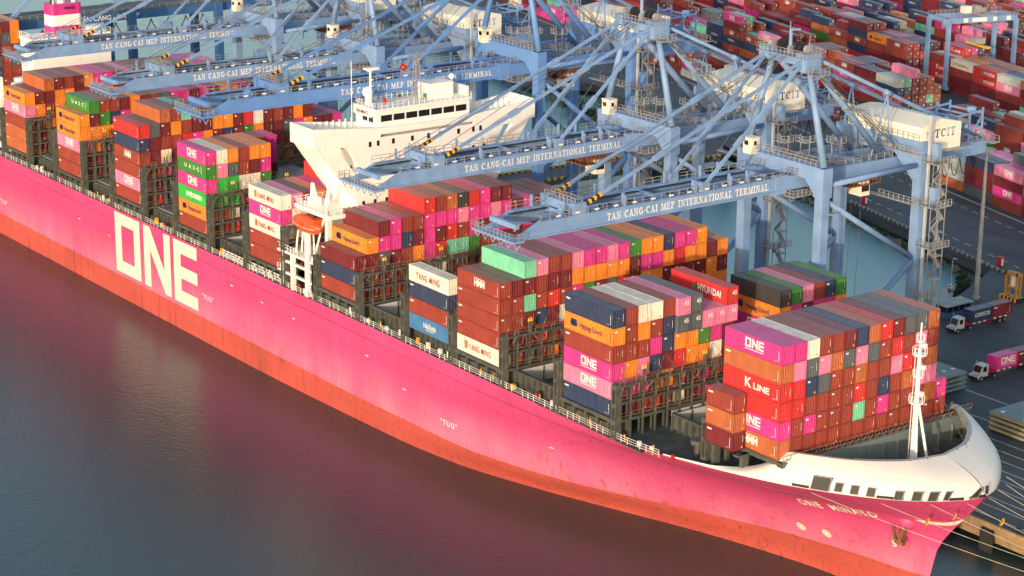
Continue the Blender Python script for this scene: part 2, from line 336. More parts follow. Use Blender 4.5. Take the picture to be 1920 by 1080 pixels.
# jetty (quay apron), its landward approach, bridge and the stockyard land
slab('quay_apron',[(-700,51.8),(400,51.8),(400,92),(-700,92)],QZ,2.6,ASPH)
slab('approach_ground',[(-33,92),(400,92),(400,700),(-65.8,700),(-65.8,165.3)],QZ-0.004,2.6,ASPH)
UO=Vector((-130.4,216.8,0)); UX=Vector((.966,-.259,0)); UY=Vector((.259,.966,0))
def yard(u,v,z=QZ): p=UO+UX*u+UY*v; return (p.x,p.y,z)
_b=[yard(-900,-52),yard(-160,-52),yard(-150,-33.5),yard(20,-33.5),yard(80,-33.5)]
slab('stockyard_ground',[yard(-900,900)[:2]]+[p[:2] for p in _b]+[yard(500,-33.5)[:2],yard(500,900)[:2]],QZ-0.008,2.4,ASPH)
# trestle bridge from the apron to the land
slab('trestle_road',[(-202,92),(-190,92),(-183,190),(-236,230),(-240,214),(-197,172)],QZ+0.3,1.2,ASPH2)
# rails and markings on the apron
for y in (54.0,78.0):
    m=MB(); m.box(-600,200,y-0.55,y+0.55,QZ+0.004,QZ+0.012); m.cur=1; m.box(-600,200,y-0.06,y+0.06,QZ+0.012,QZ+0.10); tag(m.build('crane_rail',[BLACKP,GALV]),kind='structure')
m=MB()
for y in (57.5,60.5,64,67.5,71,74.5,81.5,88): m.box(-300,120,y-0.12,y+0.12,QZ+0.004,QZ+0.010)
m.box(-13,60,97.4,97.75,QZ+0.004,QZ+0.010)
for v in (-8.5,-27): 
    for i in range(50):
        a=yard(-170+i*5,v); b=yard(-167.5+i*5,v); m.beam((a[0],a[1],QZ+0.006),(b[0],b[1],QZ+0.006),0.35,0.006)
a=yard(-300,-3.0); b=yard(120,-3.0); m.beam((a[0],a[1],QZ+0.02),(b[0],b[1],QZ+0.02),0.5,0.03)
tag(m.build('road_markings',LINE),kind='structure')
# quay edge: coping, fenders, concrete front
FENDW=mat('weathered_yellow_concrete',(0.34,0.23,0.13),0.85,var=0.25,scale=0.5,streak=0.4,bump=0.3)
m=MB(); m.box(-500,330,51.3,51.8,QZ-2.6,QZ+0.25); tag(m.build('quay_coping',FENDW),kind='structure')
for i,x in enumerate((34.0,47.5,61.0,20.5)):
    e=empty('quay_fender',(x,51.3,QZ)); tag(e,['black rubber fender on the quay face just beyond the bow','second black rubber fender along the quay beyond the bow','third black rubber fender along the quay face','black rubber fender on the quay hidden beside the bow'][i],'fender','fenders on the quay face')
    m=MB(); m.tube((0,0,-2.2),(0,-1.0,-2.2),0.9,14); m.build('rubber_cone',RUBBER,e)
    m=MB(); m.box(-1.3,1.3,-1.35,-1.0,-4.0,-0.4); m.build('fender_panel',RUBBER,e)
for i,x in enumerate((38,52,66,80,94,108)):
    e=MB(); e.tube((x,52.9,QZ),(x,52.9,QZ+0.45),0.28,10); e.tube((x,52.9,QZ+0.45),(x,52.9,QZ+0.65),0.48,10)
    tag(e.build('mooring_bollard',BLACKP),'black iron mooring bollard number %d from the bow on the quay edge'%(i+1),'bollard','bollards on the quay edge')

# ---------------------------------------------------------------- the ship
ship=empty('container_ship',(0,0,WZ)); tag(ship,'huge magenta container ship with white bow moored along the quay','ship')
def SP(mb,name,mats,smooth=False,parent=None):
    """build a ship part given in world coordinates"""
    o=mb.build(name,mats,parent or ship,smooth)
    o.location=(0,0,-WZ)
    return o
def SPP(mb,name,mats): return [SP(k,name,mats) for k in mb.pieces()]
def SPS(mb,name,mats,smooth=False): return [SP(k,name,mats,smooth) for k in mb.split()]
def hull_mat(name,rgb,rough,chalk,rust):
    m=bpy.data.materials.new(name); m.use_nodes=True; nt=m.node_tree; N=nt.nodes; Lk=nt.links; b=N['Principled BSDF']; b.inputs['Roughness'].default_value=rough
    tc=N.new('ShaderNodeTexCoord')
    n=N.new('ShaderNodeTexNoise'); n.inputs['Scale'].default_value=0.06; n.inputs['Detail'].default_value=5; Lk.new(tc.outputs['Object'],n.inputs['Vector'])
    hv=N.new('ShaderNodeHueSaturation'); hv.inputs['Color'].default_value=(*rgb,1)
    mr=N.new('ShaderNodeMapRange'); mr.inputs['From Min'].default_value=.3; mr.inputs['From Max'].default_value=.7; mr.inputs['To Min'].default_value=.9; mr.inputs['To Max'].default_value=1.1; Lk.new(n.outputs[0],mr.inputs[0]); Lk.new(mr.outputs[0],hv.inputs['Value'])
    # chalky scuffing that rises from the waterline in vertical streaks
    mp=N.new('ShaderNodeMapping'); mp.inputs['Scale'].default_value=(0.10,0.10,0.03); Lk.new(tc.outputs['Object'],mp.inputs['Vector'])
    n2=N.new('ShaderNodeTexNoise'); n2.inputs['Scale'].default_value=1.2; n2.inputs['Detail'].default_value=7; Lk.new(mp.outputs[0],n2.inputs['Vector'])
    sp=N.new('ShaderNodeSeparateXYZ'); Lk.new(tc.outputs['Object'],sp.inputs[0])
    rz=N.new('ShaderNodeMapRange'); rz.inputs['From Min'].default_value=-9.5; rz.inputs['From Max'].default_value=-17.8; rz.inputs['To Min'].default_value=0.0; rz.inputs['To Max'].default_value=1.0; Lk.new(sp.outputs['Z'],rz.inputs[0])
    ad=N.new('ShaderNodeMath'); ad.operation='MULTIPLY'; Lk.new(rz.outputs[0],ad.inputs[0])
    r4=N.new('ShaderNodeMapRange'); r4.inputs['From Min'].default_value=0.15; r4.inputs['From Max'].default_value=0.85; Lk.new(n2.outputs[0],r4.inputs[0]); Lk.new(r4.outputs[0],ad.inputs[1])
    ad2=N.new('ShaderNodeMath'); ad2.operation='MULTIPLY'; ad2.use_clamp=True; ad2.inputs[1].default_value=chalk; Lk.new(ad.outputs[0],ad2.inputs[0])
    mx=N.new('ShaderNodeMix'); mx.data_type='RGBA'; Lk.new(ad2.outputs[0],mx.inputs[0]); Lk.new(hv.outputs[0],mx.inputs[6]); mx.inputs[7].default_value=(0.80,0.42,0.48,1)
    # scratches / rust
    mp3=N.new('ShaderNodeMapping'); mp3.inputs['Scale'].default_value=(1.4,1.4,0.12); Lk.new(tc.outputs['Object'],mp3.inputs['Vector'])
    n3=N.new('ShaderNodeTexNoise'); n3.inputs['Scale'].default_value=0.8; n3.inputs['Detail'].default_value=8; n3.inputs['Roughness'].default_value=0.7; Lk.new(mp3.outputs[0],n3.inputs['Vector'])
    n5=N.new('ShaderNodeTexNoise'); n5.inputs['Scale'].default_value=0.05; Lk.new(tc.outputs['Object'],n5.inputs['Vector'])
    r3=N.new('ShaderNodeMapRange'); r3.inputs['From Min'].default_value=0.53; r3.inputs['From Max'].default_value=0.68; r3.inputs['To Max'].default_value=rust; Lk.new(n3.outputs[0],r3.inputs[0])
    m5=N.new('ShaderNodeMath'); m5.operation='MULTIPLY'; Lk.new(r3.outputs[0],m5.inputs[0]); Lk.new(n5.outputs[0],m5.inputs[1])
    mx2=N.new('ShaderNodeMix'); mx2.data_type='RGBA'; Lk.new(m5.outputs[0],mx2.inputs[0]); Lk.new(mx.outputs[2],mx2.inputs[6]); mx2.inputs[7].default_value=(0.16,0.05,0.03,1)
    # shell plating: slightly different tone from plate to plate, fine darker weld lines
    cmb=N.new('ShaderNodeCombineXYZ'); Lk.new(sp.outputs['X'],cmb.inputs[0]); Lk.new(sp.outputs['Z'],cmb.inputs[1])
    bk=N.new('ShaderNodeTexBrick'); bk.inputs['Scale'].default_value=1.0; bk.inputs['Brick Width'].default_value=11.0; bk.inputs['Row Height'].default_value=2.9; bk.inputs['Mortar Size'].default_value=0.05; bk.inputs['Mortar Smooth'].default_value=0.6
    bk.inputs['Color1'].default_value=(1.05,1.05,1.05,1); bk.inputs['Color2'].default_value=(0.93,0.93,0.93,1); bk.inputs['Mortar'].default_value=(0.62,0.58,0.60,1); Lk.new(cmb.outputs[0],bk.inputs['Vector'])
    ml=N.new('ShaderNodeMix'); ml.data_type='RGBA'; ml.blend_type='MULTIPLY'; ml.inputs[0].default_value=0.85; Lk.new(mx2.outputs[2],ml.inputs[6]); Lk.new(bk.outputs[0],ml.inputs[7])
    Lk.new(ml.outputs[2],b.inputs['Base Color'])
    wv=N.new('ShaderNodeTexNoise'); wv.inputs['Scale'].default_value=0.35; wv.inputs['Detail'].default_value=3; Lk.new(tc.outputs['Object'],wv.inputs['Vector'])
    bp=N.new('ShaderNodeBump'); bp.inputs['Strength'].default_value=0.25; bp.inputs['Distance'].default_value=0.12; Lk.new(wv.outputs[0],bp.inputs['Height']); Lk.new(bp.outputs[0],b.inputs['Normal'])
    return m
HULLM=hull_mat('hull_magenta',(0.62,0.070,0.215),0.5,0.6,0.8)
BOOT=hull_mat('hull_antifouling_red',(0.50,0.074,0.056),0.7,0.05,1.5)
def station(x):  # smooth column of the hull at fraction f of the entrance
    return x
fr=[1-(1-i/60.0)**1.45 for i in range(61)]
zrows=[-27,-25,-23.0,-21.4,-19.6,-17.6,-15.3,-13.6,-12,-10.3,-8.6,-7,-5.4,-3.9]
zl=[l[0] for l in LEV]
def column(f):
    pts=[]
    xs=[-110+f*(l[1][-1][0]+110) for l in LEV]
    bs=[float(pchip([p[0] for p in l[1]],[p[1] for p in l[1]],x)) for l,x in zip(LEV,xs)]
    rows=list(zrows)
    top=sheer(float(pchip(zl,xs,-2.0)))
    rows[5]=paintz(xs[2])
    for z in rows+[top]:
        pts.append((float(pchip(zl,xs,z)),float(pchip(zl,bs,z)),z))
    return pts
cols=[[(x,25.4 if z>-24 else 25.3,z if z!=-17.6 else -17.9) for z in zrows]+[(x,25.4,-3.05)] for x in (-330,-280,-240,-200,-160,-135)]+[column(f) for f in fr]
m=MB(); nr=len(cols[0])
for side in (-1,1):
    base=len(m.v)
    vs=[(p[0],YC+side*p[1],p[2]) for c in cols for p in c]; m.v+=vs
    for i in range(len(cols)-1):
        for j in range(nr-1):
            q=(base+i*nr+j,base+(i+1)*nr+j,base+(i+1)*nr+j+1,base+i*nr+j+1)
            m.f.append(q if side<0 else q[::-1]); m.m.append(1 if j<5 else 0)
hull=SP(m,'hull',[HULLM,BOOT],smooth=True)
# white bow plating: from the sheer line up, rolled inward to the rim
RIM=lambda x: float(pchip([30.5,33,36,40,43,45,46.2],[18.6,17.4,15.5,12.5,9.0,5.5,0.01],x))
WBOW=mat('bow_white_paint',(0.80,0.75,0.68),0.42,var=0.03,scale=0.2)
wc=[]
for f in [i/70.0 for i in range(71)]:
    f=1-(1-f)**1.5; fx=(13.0+110)/(54.6+110)+(1-(13.0+110)/(54.6+110))*f
    c=column(fx); bx,bb,bz=c[-1]
    if bx<24: h=0.25+0.25*max(0,(bx-13)/11)
    elif bx<32: h=0.5+(3.0-bz-0.5)*((bx-24)/8.0)**2.2
    else: h=3.0-bz
    if bx<32: rx=bx; rb=bb-min(1,max(0,(bx-22)/10))*(bb-RIM(32.0)) if bx>22 else bb
    else:
        t=(bx-32)/(stemx(bz)-32); rx=32+t*(46.2-32); rb=RIM(rx)
        if f>=1.0: rb=0.0
    rz=bz+h; row=[]
    ctx=bx+(0.35 if bx>45 else 0); ctz=bz+0.62*h
    for k in range(9):
        s=k/8.0; a=(1-s)**2; b2=2*s*(1-s); c2=s*s
        row.append((a*bx+b2*ctx+c2*rx, a*bb+b2*(bb+0.15)+c2*rb, a*bz+b2*ctz+c2*rz))
    wc.append(row)
m=MB()
for side in (-1,1):
    base=len(m.v); m.v+=[(p[0],YC+side*p[1],p[2]) for c in wc for p in c]
    for i in range(len(wc)-1):
        for j in range(8):
            q=(base+i*9+j,base+(i+1)*9+j,base+(i+1)*9+j+1,base+i*9+j+1)
            m.f.append(q if side<0 else q[::-1]); m.m.append(0)
SP(m,'bow_plating',[WBOW],smooth=True)
# rim lip, drawn as a grey flat band with thickness
m=MB(); RIMG=mat('rim_grey_paint',(0.36,0.36,0.36),0.5)
rimpts=[c[-1] for c in wc if c[0][0]>=31.0]
for side in (-1,1):
    for a,b in zip(rimpts[:-1],rimpts[1:]):
        ia=(a[0]-0.45*(a[0]>40),max(0,a[1]-0.6)); ib=(b[0]-0.45*(b[0]>40),max(0,b[1]-0.6))
        q=[(a[0],YC+side*a[1],a[2]+.02),(b[0],YC+side*b[1],b[2]+.02),(ib[0],YC+side*ib[1],b[2]+.02),(ia[0],YC+side*ia[1],a[2]+.02)]
        m.add(q,[(0,1,2,3)]); m.add([q[3],q[2],(ib[0],YC+side*ib[1],b[2]-0.5),(ia[0],YC+side*ia[1],a[2]-0.5)],[(0,1,2,3)])
SP(m,'bulwark_rim',[RIMG])
# inner skin of the bow bulwark with stiffeners, seen through the opening
m=MB(); INB=mat('bulwark_inside_grey',(0.16,0.17,0.16),0.6,streak=0.4,streak_col=(0.3,0.15,0.07))
IR=[]
for i in range(40):
    t=i/39.0; x=31+t*(51.5-31); col_=[]
    for z in (-3.1,-1.9): col_.append((x,max(0.0,half(x,z)-0.6),z))
    ra=31+(x-31)*(45.9-31)/20.5; col_.append(((x*.5+ra*.5),max(0,half(x,-1.9)*.5+.5*RIM(ra)-.35),.9)); col_.append((ra,max(0,RIM(ra)-.12),2.85)); IR.append(col_)
for side in (-1,1):
    for A_,B_ in zip(IR[:-1],IR[1:]):
        for k in range(3): m.add([(p[0],YC+side*p[1],p[2]) for p in (A_[k],B_[k],B_[k+1],A_[k+1])],[(0,1,2,3)])
    for A_ in IR[::2]:
        for k in range(3):
            p,q=A_[k],A_[k+1]; m.beam((p[0],YC+side*max(0,p[1]-.2),p[2]),(q[0],YC+side*max(0,q[1]-.2),q[2]),.2,.5)
SP(m,'bulwark_inside',[INB])
# decks
def deckpoly(x0,x1,z,inset,n=30):
    a=[(x0+(x1-x0)*i/n) for i in range(n+1)]
    return [(x,YC-max(0.05,half(x,min(z,-1.3))-inset),z) for x in a]+[(x,YC+max(0.05,half(x,min(z,-1.3))-inset),z) for x in a[::-1]]
m=MB(); m.prism([(-330,YC-25.3,-3.25),(8,YC-25.3,-3.25),(8,YC+25.3,-3.25),(-330,YC+25.3,-3.25)],(0,0,.15)); m.prism(deckpoly(8,51.5,-3.1,0.35),(0,0,-0.2)); 
SP(m,'main_deck',[DECKGREEN])
# bow opening breakwater under the foremost stacks
m=MB(); BRKW=mat('breakwater_grey_green',(0.20,0.24,0.22),0.6,var=0.12,streak=0.3,streak_col=(0.1,0.12,0.12))
m.box(33.4,33.9,8.8,41.0,-3.1,-1.2); m.box(33.4,33.9,6.3,43.5,-1.2,1.9)
for y in range(10,41,3): m.box(33.9,34.3,y-.08,y+.08,-3.1,0.8)
SP(m,'breakwater',[BRKW])
m=MB()
for y in (14,20,30,36):
    m.tube((36.5,y,-2.0),(36.5,y+2.6,-2.0),1.0,14); m.tube((36.5,y-.15,-2.0),(36.5,y,-2.0),1.4,14); m.tube((36.5,y+2.6,-2.0),(36.5,y+2.75,-2.0),1.4,14); m.box(35.4,37.6,y+2.9,y+4.3,-3.1,-1.2); m.cut()
for y in (19,31):
    m.tube((42,y,-1.6),(42,y+1.6,-1.6),1.25,14); m.tube((42,y+1.6,-1.6),(42,y+1.75,-1.6),1.6,14); m.box(40.5,43.5,y-1.7,y-.3,-3.1,-.9); m.cut()
for x,y in ((38.5,17.5),(38.5,32),(45,22),(45,28),(34.8,24)): m.tube((x,y,-3.1),(x,y,-1.9),.35,10); m.tube((x+.9,y,-3.1),(x+.9,y,-1.9),.35,10); m.cut()
SPS(m,'mooring_winch',[STEELDARK])
# foremast
mast=None
m=MB(); m.tube((40,YC,-3.1),(40,YC,9),0.52,12,0.42); m.tube((40,YC,9),(40,YC,17.6),0.38,12,0.28); m.tube((40,YC,17.6),(40,YC,21.5),0.13,8)
for a in (-1,1): m.tube((42.4,YC+a*1.6,-3.1),(40.2,YC+a*.2,9.2),0.22,8)
m.beam((42.0,YC-1.3,0.4),(42.0,YC+1.3,0.4),.2,.2)
for z,r in ((9.2,1.15),(13.2,.8),(16.6,1.05),(18.6,.6)):
    m.tube((40,YC,z),(40,YC,z+.16),r,14)
    for k in range(8):
        a=2*math.pi*k/8; b=2*math.pi*(k+1)/8
        p=(40+r*math.cos(a),YC+r*math.sin(a),z+.16); q=(40+r*math.cos(b),YC+r*math.sin(b),z+.16)
        m.beam(p,(p[0],p[1],p[2]+1.0),.06,.06); m.beam((p[0],p[1],p[2]+1.0),(q[0],q[1],q[2]+1.0),.06,.06)
for z in (10.5,14.6,17.9): m.box(40.5,41.1,YC-.3,YC+.3,z,z+.6)
m.rail((39.2,YC-.4,-3),(39.2,YC-.4,17.5),.01) if False else None
m.beam((39.3,YC-.3,-3),(39.45,YC-.3,17.5),.08,.08); m.beam((39.3,YC+.3,-3),(39.45,YC+.3,17.5),.08,.08)
mast=SP(m,'foremast',[SHIPWHITE])
m=MB(); m.tube((40,YC,20),(30,12,2.4),0.03,4); m.tube((40,YC,20),(31,38,2.4),0.03,4); m.tube((40,YC,17),(46,30,2.6),.03,4)
SP(m,'mast_stay',[CABLE],parent=None)
# bow openings: black blocks on the plating stand in for their shaded insides
def whitept(x,z,off=.12):
    px,pb=[],[]
    for row in wc:
        zs=[p[2] for p in row]
        if z<zs[0] or z>zs[-1]: continue
        for p,q in zip(row[:-1],row[1:]):
            if p[2]<=z<=q[2]: t=(z-p[2])/max(1e-6,q[2]-p[2]); px.append(p[0]+t*(q[0]-p[0])); pb.append(p[1]+t*(q[1]-p[1])); break
    px,pb=np.array(px),np.array(pb); o_=np.argsort(px); return Vector((x+(.16 if x>46 else .03),YC-float(np.interp(x,px[o_],pb[o_]))-off,z))
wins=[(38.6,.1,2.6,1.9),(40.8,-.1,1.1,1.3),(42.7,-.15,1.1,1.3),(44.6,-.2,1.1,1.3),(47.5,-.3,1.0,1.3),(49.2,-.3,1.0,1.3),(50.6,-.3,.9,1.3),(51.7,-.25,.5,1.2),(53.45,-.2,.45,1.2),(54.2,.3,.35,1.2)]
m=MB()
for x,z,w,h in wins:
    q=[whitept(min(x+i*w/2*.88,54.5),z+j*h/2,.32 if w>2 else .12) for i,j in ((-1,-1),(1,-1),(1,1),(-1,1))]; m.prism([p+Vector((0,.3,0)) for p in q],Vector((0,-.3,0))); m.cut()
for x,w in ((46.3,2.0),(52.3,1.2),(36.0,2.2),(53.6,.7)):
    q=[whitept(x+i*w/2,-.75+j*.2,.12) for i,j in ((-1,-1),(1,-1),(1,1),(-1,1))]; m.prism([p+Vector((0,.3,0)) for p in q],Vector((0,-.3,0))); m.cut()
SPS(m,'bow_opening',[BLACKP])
m=MB(); FR=mat('opening_edge_grey',(0.35,0.33,0.30),.6)
for x,z,w,h in wins[:9]:
    c=[whitept(min(x+i*w/2*.88,54.5),z+j*h/2,.36 if w>2 else .15) for i,j in ((-1,-1),(1,-1),(1,1),(-1,1))]
    for p,q in zip(c,c[1:]+c[:1]): m.beam(p,q,.09,.09)
    m.cut()
SPS(m,'opening_frame',[FR])
# hull lettering and marks
m=MB()
def hp(x,z,off=.06):
    b=half(x,z); b1=half(x+.3,z); b2=half(x,z+.3); n=Vector((b1-b,-.3 if False else -.3,0)); 
    nx=(b1-b)/.3; nz=(b2-b)/.3; nn=Vector((-nx if False else nx*-1*-1,0,0))
    # outward normal of the near side surface y = YC - b
    g=Vector((-(nx),-1,-(nz))).normalized(); g=Vector((-nx*1.0,-1.0,-nz*1.0)).normalized()
    return Vector((x,YC-b,z))+g*off
put_loops(m,ONE_POLY,lambda a,b:Vector((-171.4+a,YC-25.4-.06,-17.0+b)))
m2=MB()
vs,fs=text_geo('ONE  MINATO',1.45,0.045,1.25); w=text_width(vs)
m2.add([hp(26.8+v[0]/w*12.8,-8.95+v[0]/w*1.3+v[1]*0.95,.12) for v in vs],fs)
m2.cut(); put_text(m2,'"TUG"',1.0,lambda a,b:hp(-46.9+a,-15.2+b,.08),bold=.03,space=1.3)
m2.cut(); put_text(m2,'"TUG"',1.0,lambda a,b:hp(-132.0+a,-13.6+b,.08),bold=.03,space=1.3)
m2.cut(); put_text(m2,'"TUG"',1.0,lambda a,b:hp(-234.5+a,-15.0+b,.08),bold=.03,space=1.3)
m2.cut()
for cx,cz in ((23.8,-14.5),(28.2,-14.4)):
    for k in range(12):
        a=2*math.pi*k/12; b=2*math.pi*(k+1)/12
        m2.add([hp(cx+r*math.cos(t),cz+r*math.sin(t),.12) for r,t in ((.75,a),(.75,b),(.5,b),(.5,a))],[(0,1,2,3)])
    for k in range(4):
        a=math.pi*k/4; dx,dz=.7*math.cos(a),.7*math.sin(a); nx,nz=-.1*math.sin(a),.1*math.cos(a)
        m2.add([hp(cx+s*dx+t*nx,cz+s*dz+t*nz,.13) for s,t in ((-1,-1),(1,-1),(1,1),(-1,1))],[(0,1,2,3)])
m2.cut()
for i in range(8):
    x0=45.2+i*.8; x1=x0+.8
    def sz(x): return float(pchip([45,48.1,50.2,51.6],[-6.55,-6.6,-5.95,-5.3],x))
    m2.add([hp(min(x,stemx(z)-.03),z,.12) for x,z in ((x0,sz(x0)-.42 if i else sz(x0)),(x1,sz(x1)-.42),(x1,sz(x1)+.28),(x0,sz(x0)+.28))],[(0,1,2,3)])
m2.cut(); put_text(m2,'5',1.1,lambda a,b:hp(39.6+a,-13.0+b,.1),bold=.03)
for x,z in ((-175,-10),(-190,-9.5),(-120,-8),(-108,-8.5),(-96,-8.7),(-70,-9),(-58,-12),(-20,-12)): m2.cut(); m2.add([hp(x+a,z+b,.08) for a,b in ((0,0),(1.0,0),(1.0,.22),(0,.22))],[(0,1,2,3)])
HLET=mat('hull_lettering_cream',(0.80,0.72,0.60),0.6,var=.04,streak=.1)
SP(m,'hull_lettering',[HLET]); SPS(m2,'hull_marking',[HLET])
# hull seam and rubbing line, thin raised weld lines
m=MB(); SEAM=mat('hull_seam',(0.36,0.016,0.10),0.5)
for z in (-5.6,):
    xs_=[-320+5*i for i in range(74)]
    for a,b in zip(xs_[:-1],xs_[1:]):
        if b<38: m.add([hp(a,z,.03),hp(b,z,.03),hp(b,z+.09,.03),hp(a,z+.09,.03)],[(0,1,2,3)])
SP(m,'plate_seam',[SEAM])
# anchor and bolster
m=MB(); c=hp(43.2,-7.9,-.7); m.sphere(c,1.5,18,12)
SP(m,'anchor_bolster',[HULLM],smooth=True)
m=MB(); a0=Vector(hp(42.6,-8.4,1.3)); 
m.beam(a0+Vector((.5,.2,1.0)),a0+Vector((0,-.2,-1.2)),.5,.45); m.beam(a0+Vector((-.8,-.3,-1.3)),a0+Vector((.7,-.1,-1.5)),.8,.7)
m.beam(a0+Vector((-.7,-.4,-1.3)),a0+Vector((-1.6,-.6,.9)),.6,.4,w2=.15,h2=.15); m.beam(a0+Vector((.5,-.3,-1.6)),a0+Vector((-.5,-.7,.7)),.6,.4,w2=.15,h2=.15)
SP(m,'anchor',[RUSTIRON])
# deck edge railing
m=MB()
for a,b in zip(range(-300,12,6),range(-294,18,6)):
    if a>=12: break
    b=min(b,13); m.rail((a,-.35,sheer(a)),(b,-.35,sheer(b)),1.15,1.5,.034,(1.0,.66,.33))
SP(m,'deck_railing',[SHIPWHITE])
# hatch coamings, covers, open holds
SL=[(-246.3,'c'),(-231.8,'c'),(-217.25,'f'),(-202.6,'c'),(-188.1,'f'),(-173.5,'c'),(-159.0,'f'),(-144.4,'c'),(-129.8,'f'),(-115.1,'o'),(-100.4,'f'),(-73.85,'f'),(-59.0,'o'),(-44.27,'c'),(-29.53,'f'),(-14.75,'o'),(0.0,'f'),(16.0,'o')]
HATCH=mat('hatch_cover_grey',(0.15,0.165,0.17),0.6,var=.2,streak=.2,bump=.2)
mc=MB(); mh=MB(); mp_=MB(); mo=MB()
for xb,k in SL:
    x0,x1=xb-13.4,xb+1.2; ya,yb=(2.7,47.1) if xb<10 else (10.5,39.3)
    for q in (mc,mh,mo): q.cut()
    HB=-14 if xb<-60 else (-9 if xb<-50 else -5.2)
    # longitudinal coaming with brackets along the passage way
    mc.box(x0,x1,ya-.25,ya,-3.1,-.55); mc.box(x0,x1,yb,yb+.25,-3.1,-.55); mc.box(x0,x1,ya-.6,ya+.1,-.7,-.45)
    for i in range(9): mc.box(x0+.7+i*1.6,x0+.85+i*1.6,ya-1.0,ya-.25,-3.1,-.7)
    if k in 'f': 
        mc.box(x0+.4,x1-.4,-.15,.35,-.75,-.12)       # outboard support beam under the outermost stack
        for i in range(5): mc.box(x0+1+i*2.9,x0+1.35+i*2.9,-.1,.3,-3.1,-.75)
        mc.box(x0,x1,.8,1.1,-3.1,-1.6)
    if k in 'fc':
        for j in range(4): mh.box(x0+.8,x1-.8,ya+j*(yb-ya)/4+.05,ya+(j+1)*(yb-ya)/4-.05,-.5,-.08)
        for j in range(18): mh.box(x0+.9,x0+1.3,ya+1+j*2.4,ya+1.5+j*2.4,-.08,.08); mh.box(x1-1.3,x1-.9,ya+1+j*2.4,ya+1.5+j*2.4,-.08,.08)
    else:
        # open hold: pale inner walls going down, tank top
        mo.box(x0+.6,x0+.8,ya,yb,HB,-.5); mo.box(x1-.8,x1-.6,ya,yb,HB,-.5); mo.box(x0+.8,x1-.8,ya,ya+.15,HB,-.5); mo.box(x0+.8,x1-.8,yb-.15,yb,HB,-.5); mo.box(x0+.8,x1-.8,ya,yb,HB-.1,HB)
        for j in range(1,9):
            mc.box(x0+.8,x0+1.0,ya+j*(yb-ya)/9-.08,ya+j*(yb-ya)/9+.08,max(HB,-9),-.5)
SPP(mc,'hatch_coaming',[STEELDARK]); SPP(mh,'hatch_cover',[HATCH]); SPS(mo,'hold_wall',[HOLDWHITE])
# pale hatch wall standing at the back of each open bay, with guides and red marks
m=MB()
for xb in (-100.4-14.7+1.4,-59.0-13.0,-14.75-13.0,16.0-14.2):
    yy0,yy1=(4.0,46) if xb<-1 else (11.0,38.8)
    m.cut(); m.cur=0; m.box(xb-.2,xb,yy0,yy1,-4.5,-.6)
    m.cur=1
    for j in range(10): m.box(xb,xb+.12,12+j*2.52,12.2+j*2.52,-4.3,-.6)
    m.cur=2
    for j in range(5): m.box(xb,xb+.2,12.5+j*5.0,12.85+j*5,-1.4,-.9)
SPS(m,'hold_bulkhead',[HOLDWHITE,RUSTROD,REDP])
# deck fittings along the side passage (lockers, vents, fire boxes)
m=MB(); r2=random.Random(3)
for i in range(88):
    x=-270+i*3.2+r2.uniform(-.6,.6); w=r2.uniform(.3,.9); y=r2.uniform(.5,1.3); h=r2.uniform(.5,1.3); m.cut(); m.cur=r2.choice([0,0,0,1,2,2]); m.box(x,x+w,y,y+.5,-3.1,-3.1+h)
    if r2.random()<.5: m.cur=1; m.tube((x+1,y,-3.1),(x+1,y,-2.0),.12,6)
for x in (-200,-150,-118,-95,-20,14): m.cut(); m.cur=3; m.box(x,x+.5,.3,.6,-2.6,-1.7)
m.cur=0; m.cut()
m.tube((14.5,5.2,-3),(14.5,5.2,-.6),.5,10); m.tube((14.5,5.2,-.9),(14.5,5.2,-.2),1.1,12)
SPS(m,'deck_fitting',[STEELDARK,YELLOW,SHIPWHITE,REDP])
# white gangway truss lying along the rail abreast the lifeboat
m=MB()
for z in (-2.6,-2.0,-1.5): m.beam((-124,.1,z),(-100,.1,z),.12,.12)
for i in range(17): m.beam((-124+i*1.5,.1,-2.7),(-124+(i+.5)*1.5,.1,-1.4),.08,.08); m.beam((-124+(i+1)*1.5,.1,-2.7),(-124+(i+.5)*1.5,.1,-1.4),.08,.08)
m.box(-124,-100,.1,.9,-2.75,-2.65)
SP(m,'gangway',[SHIPWHITE])

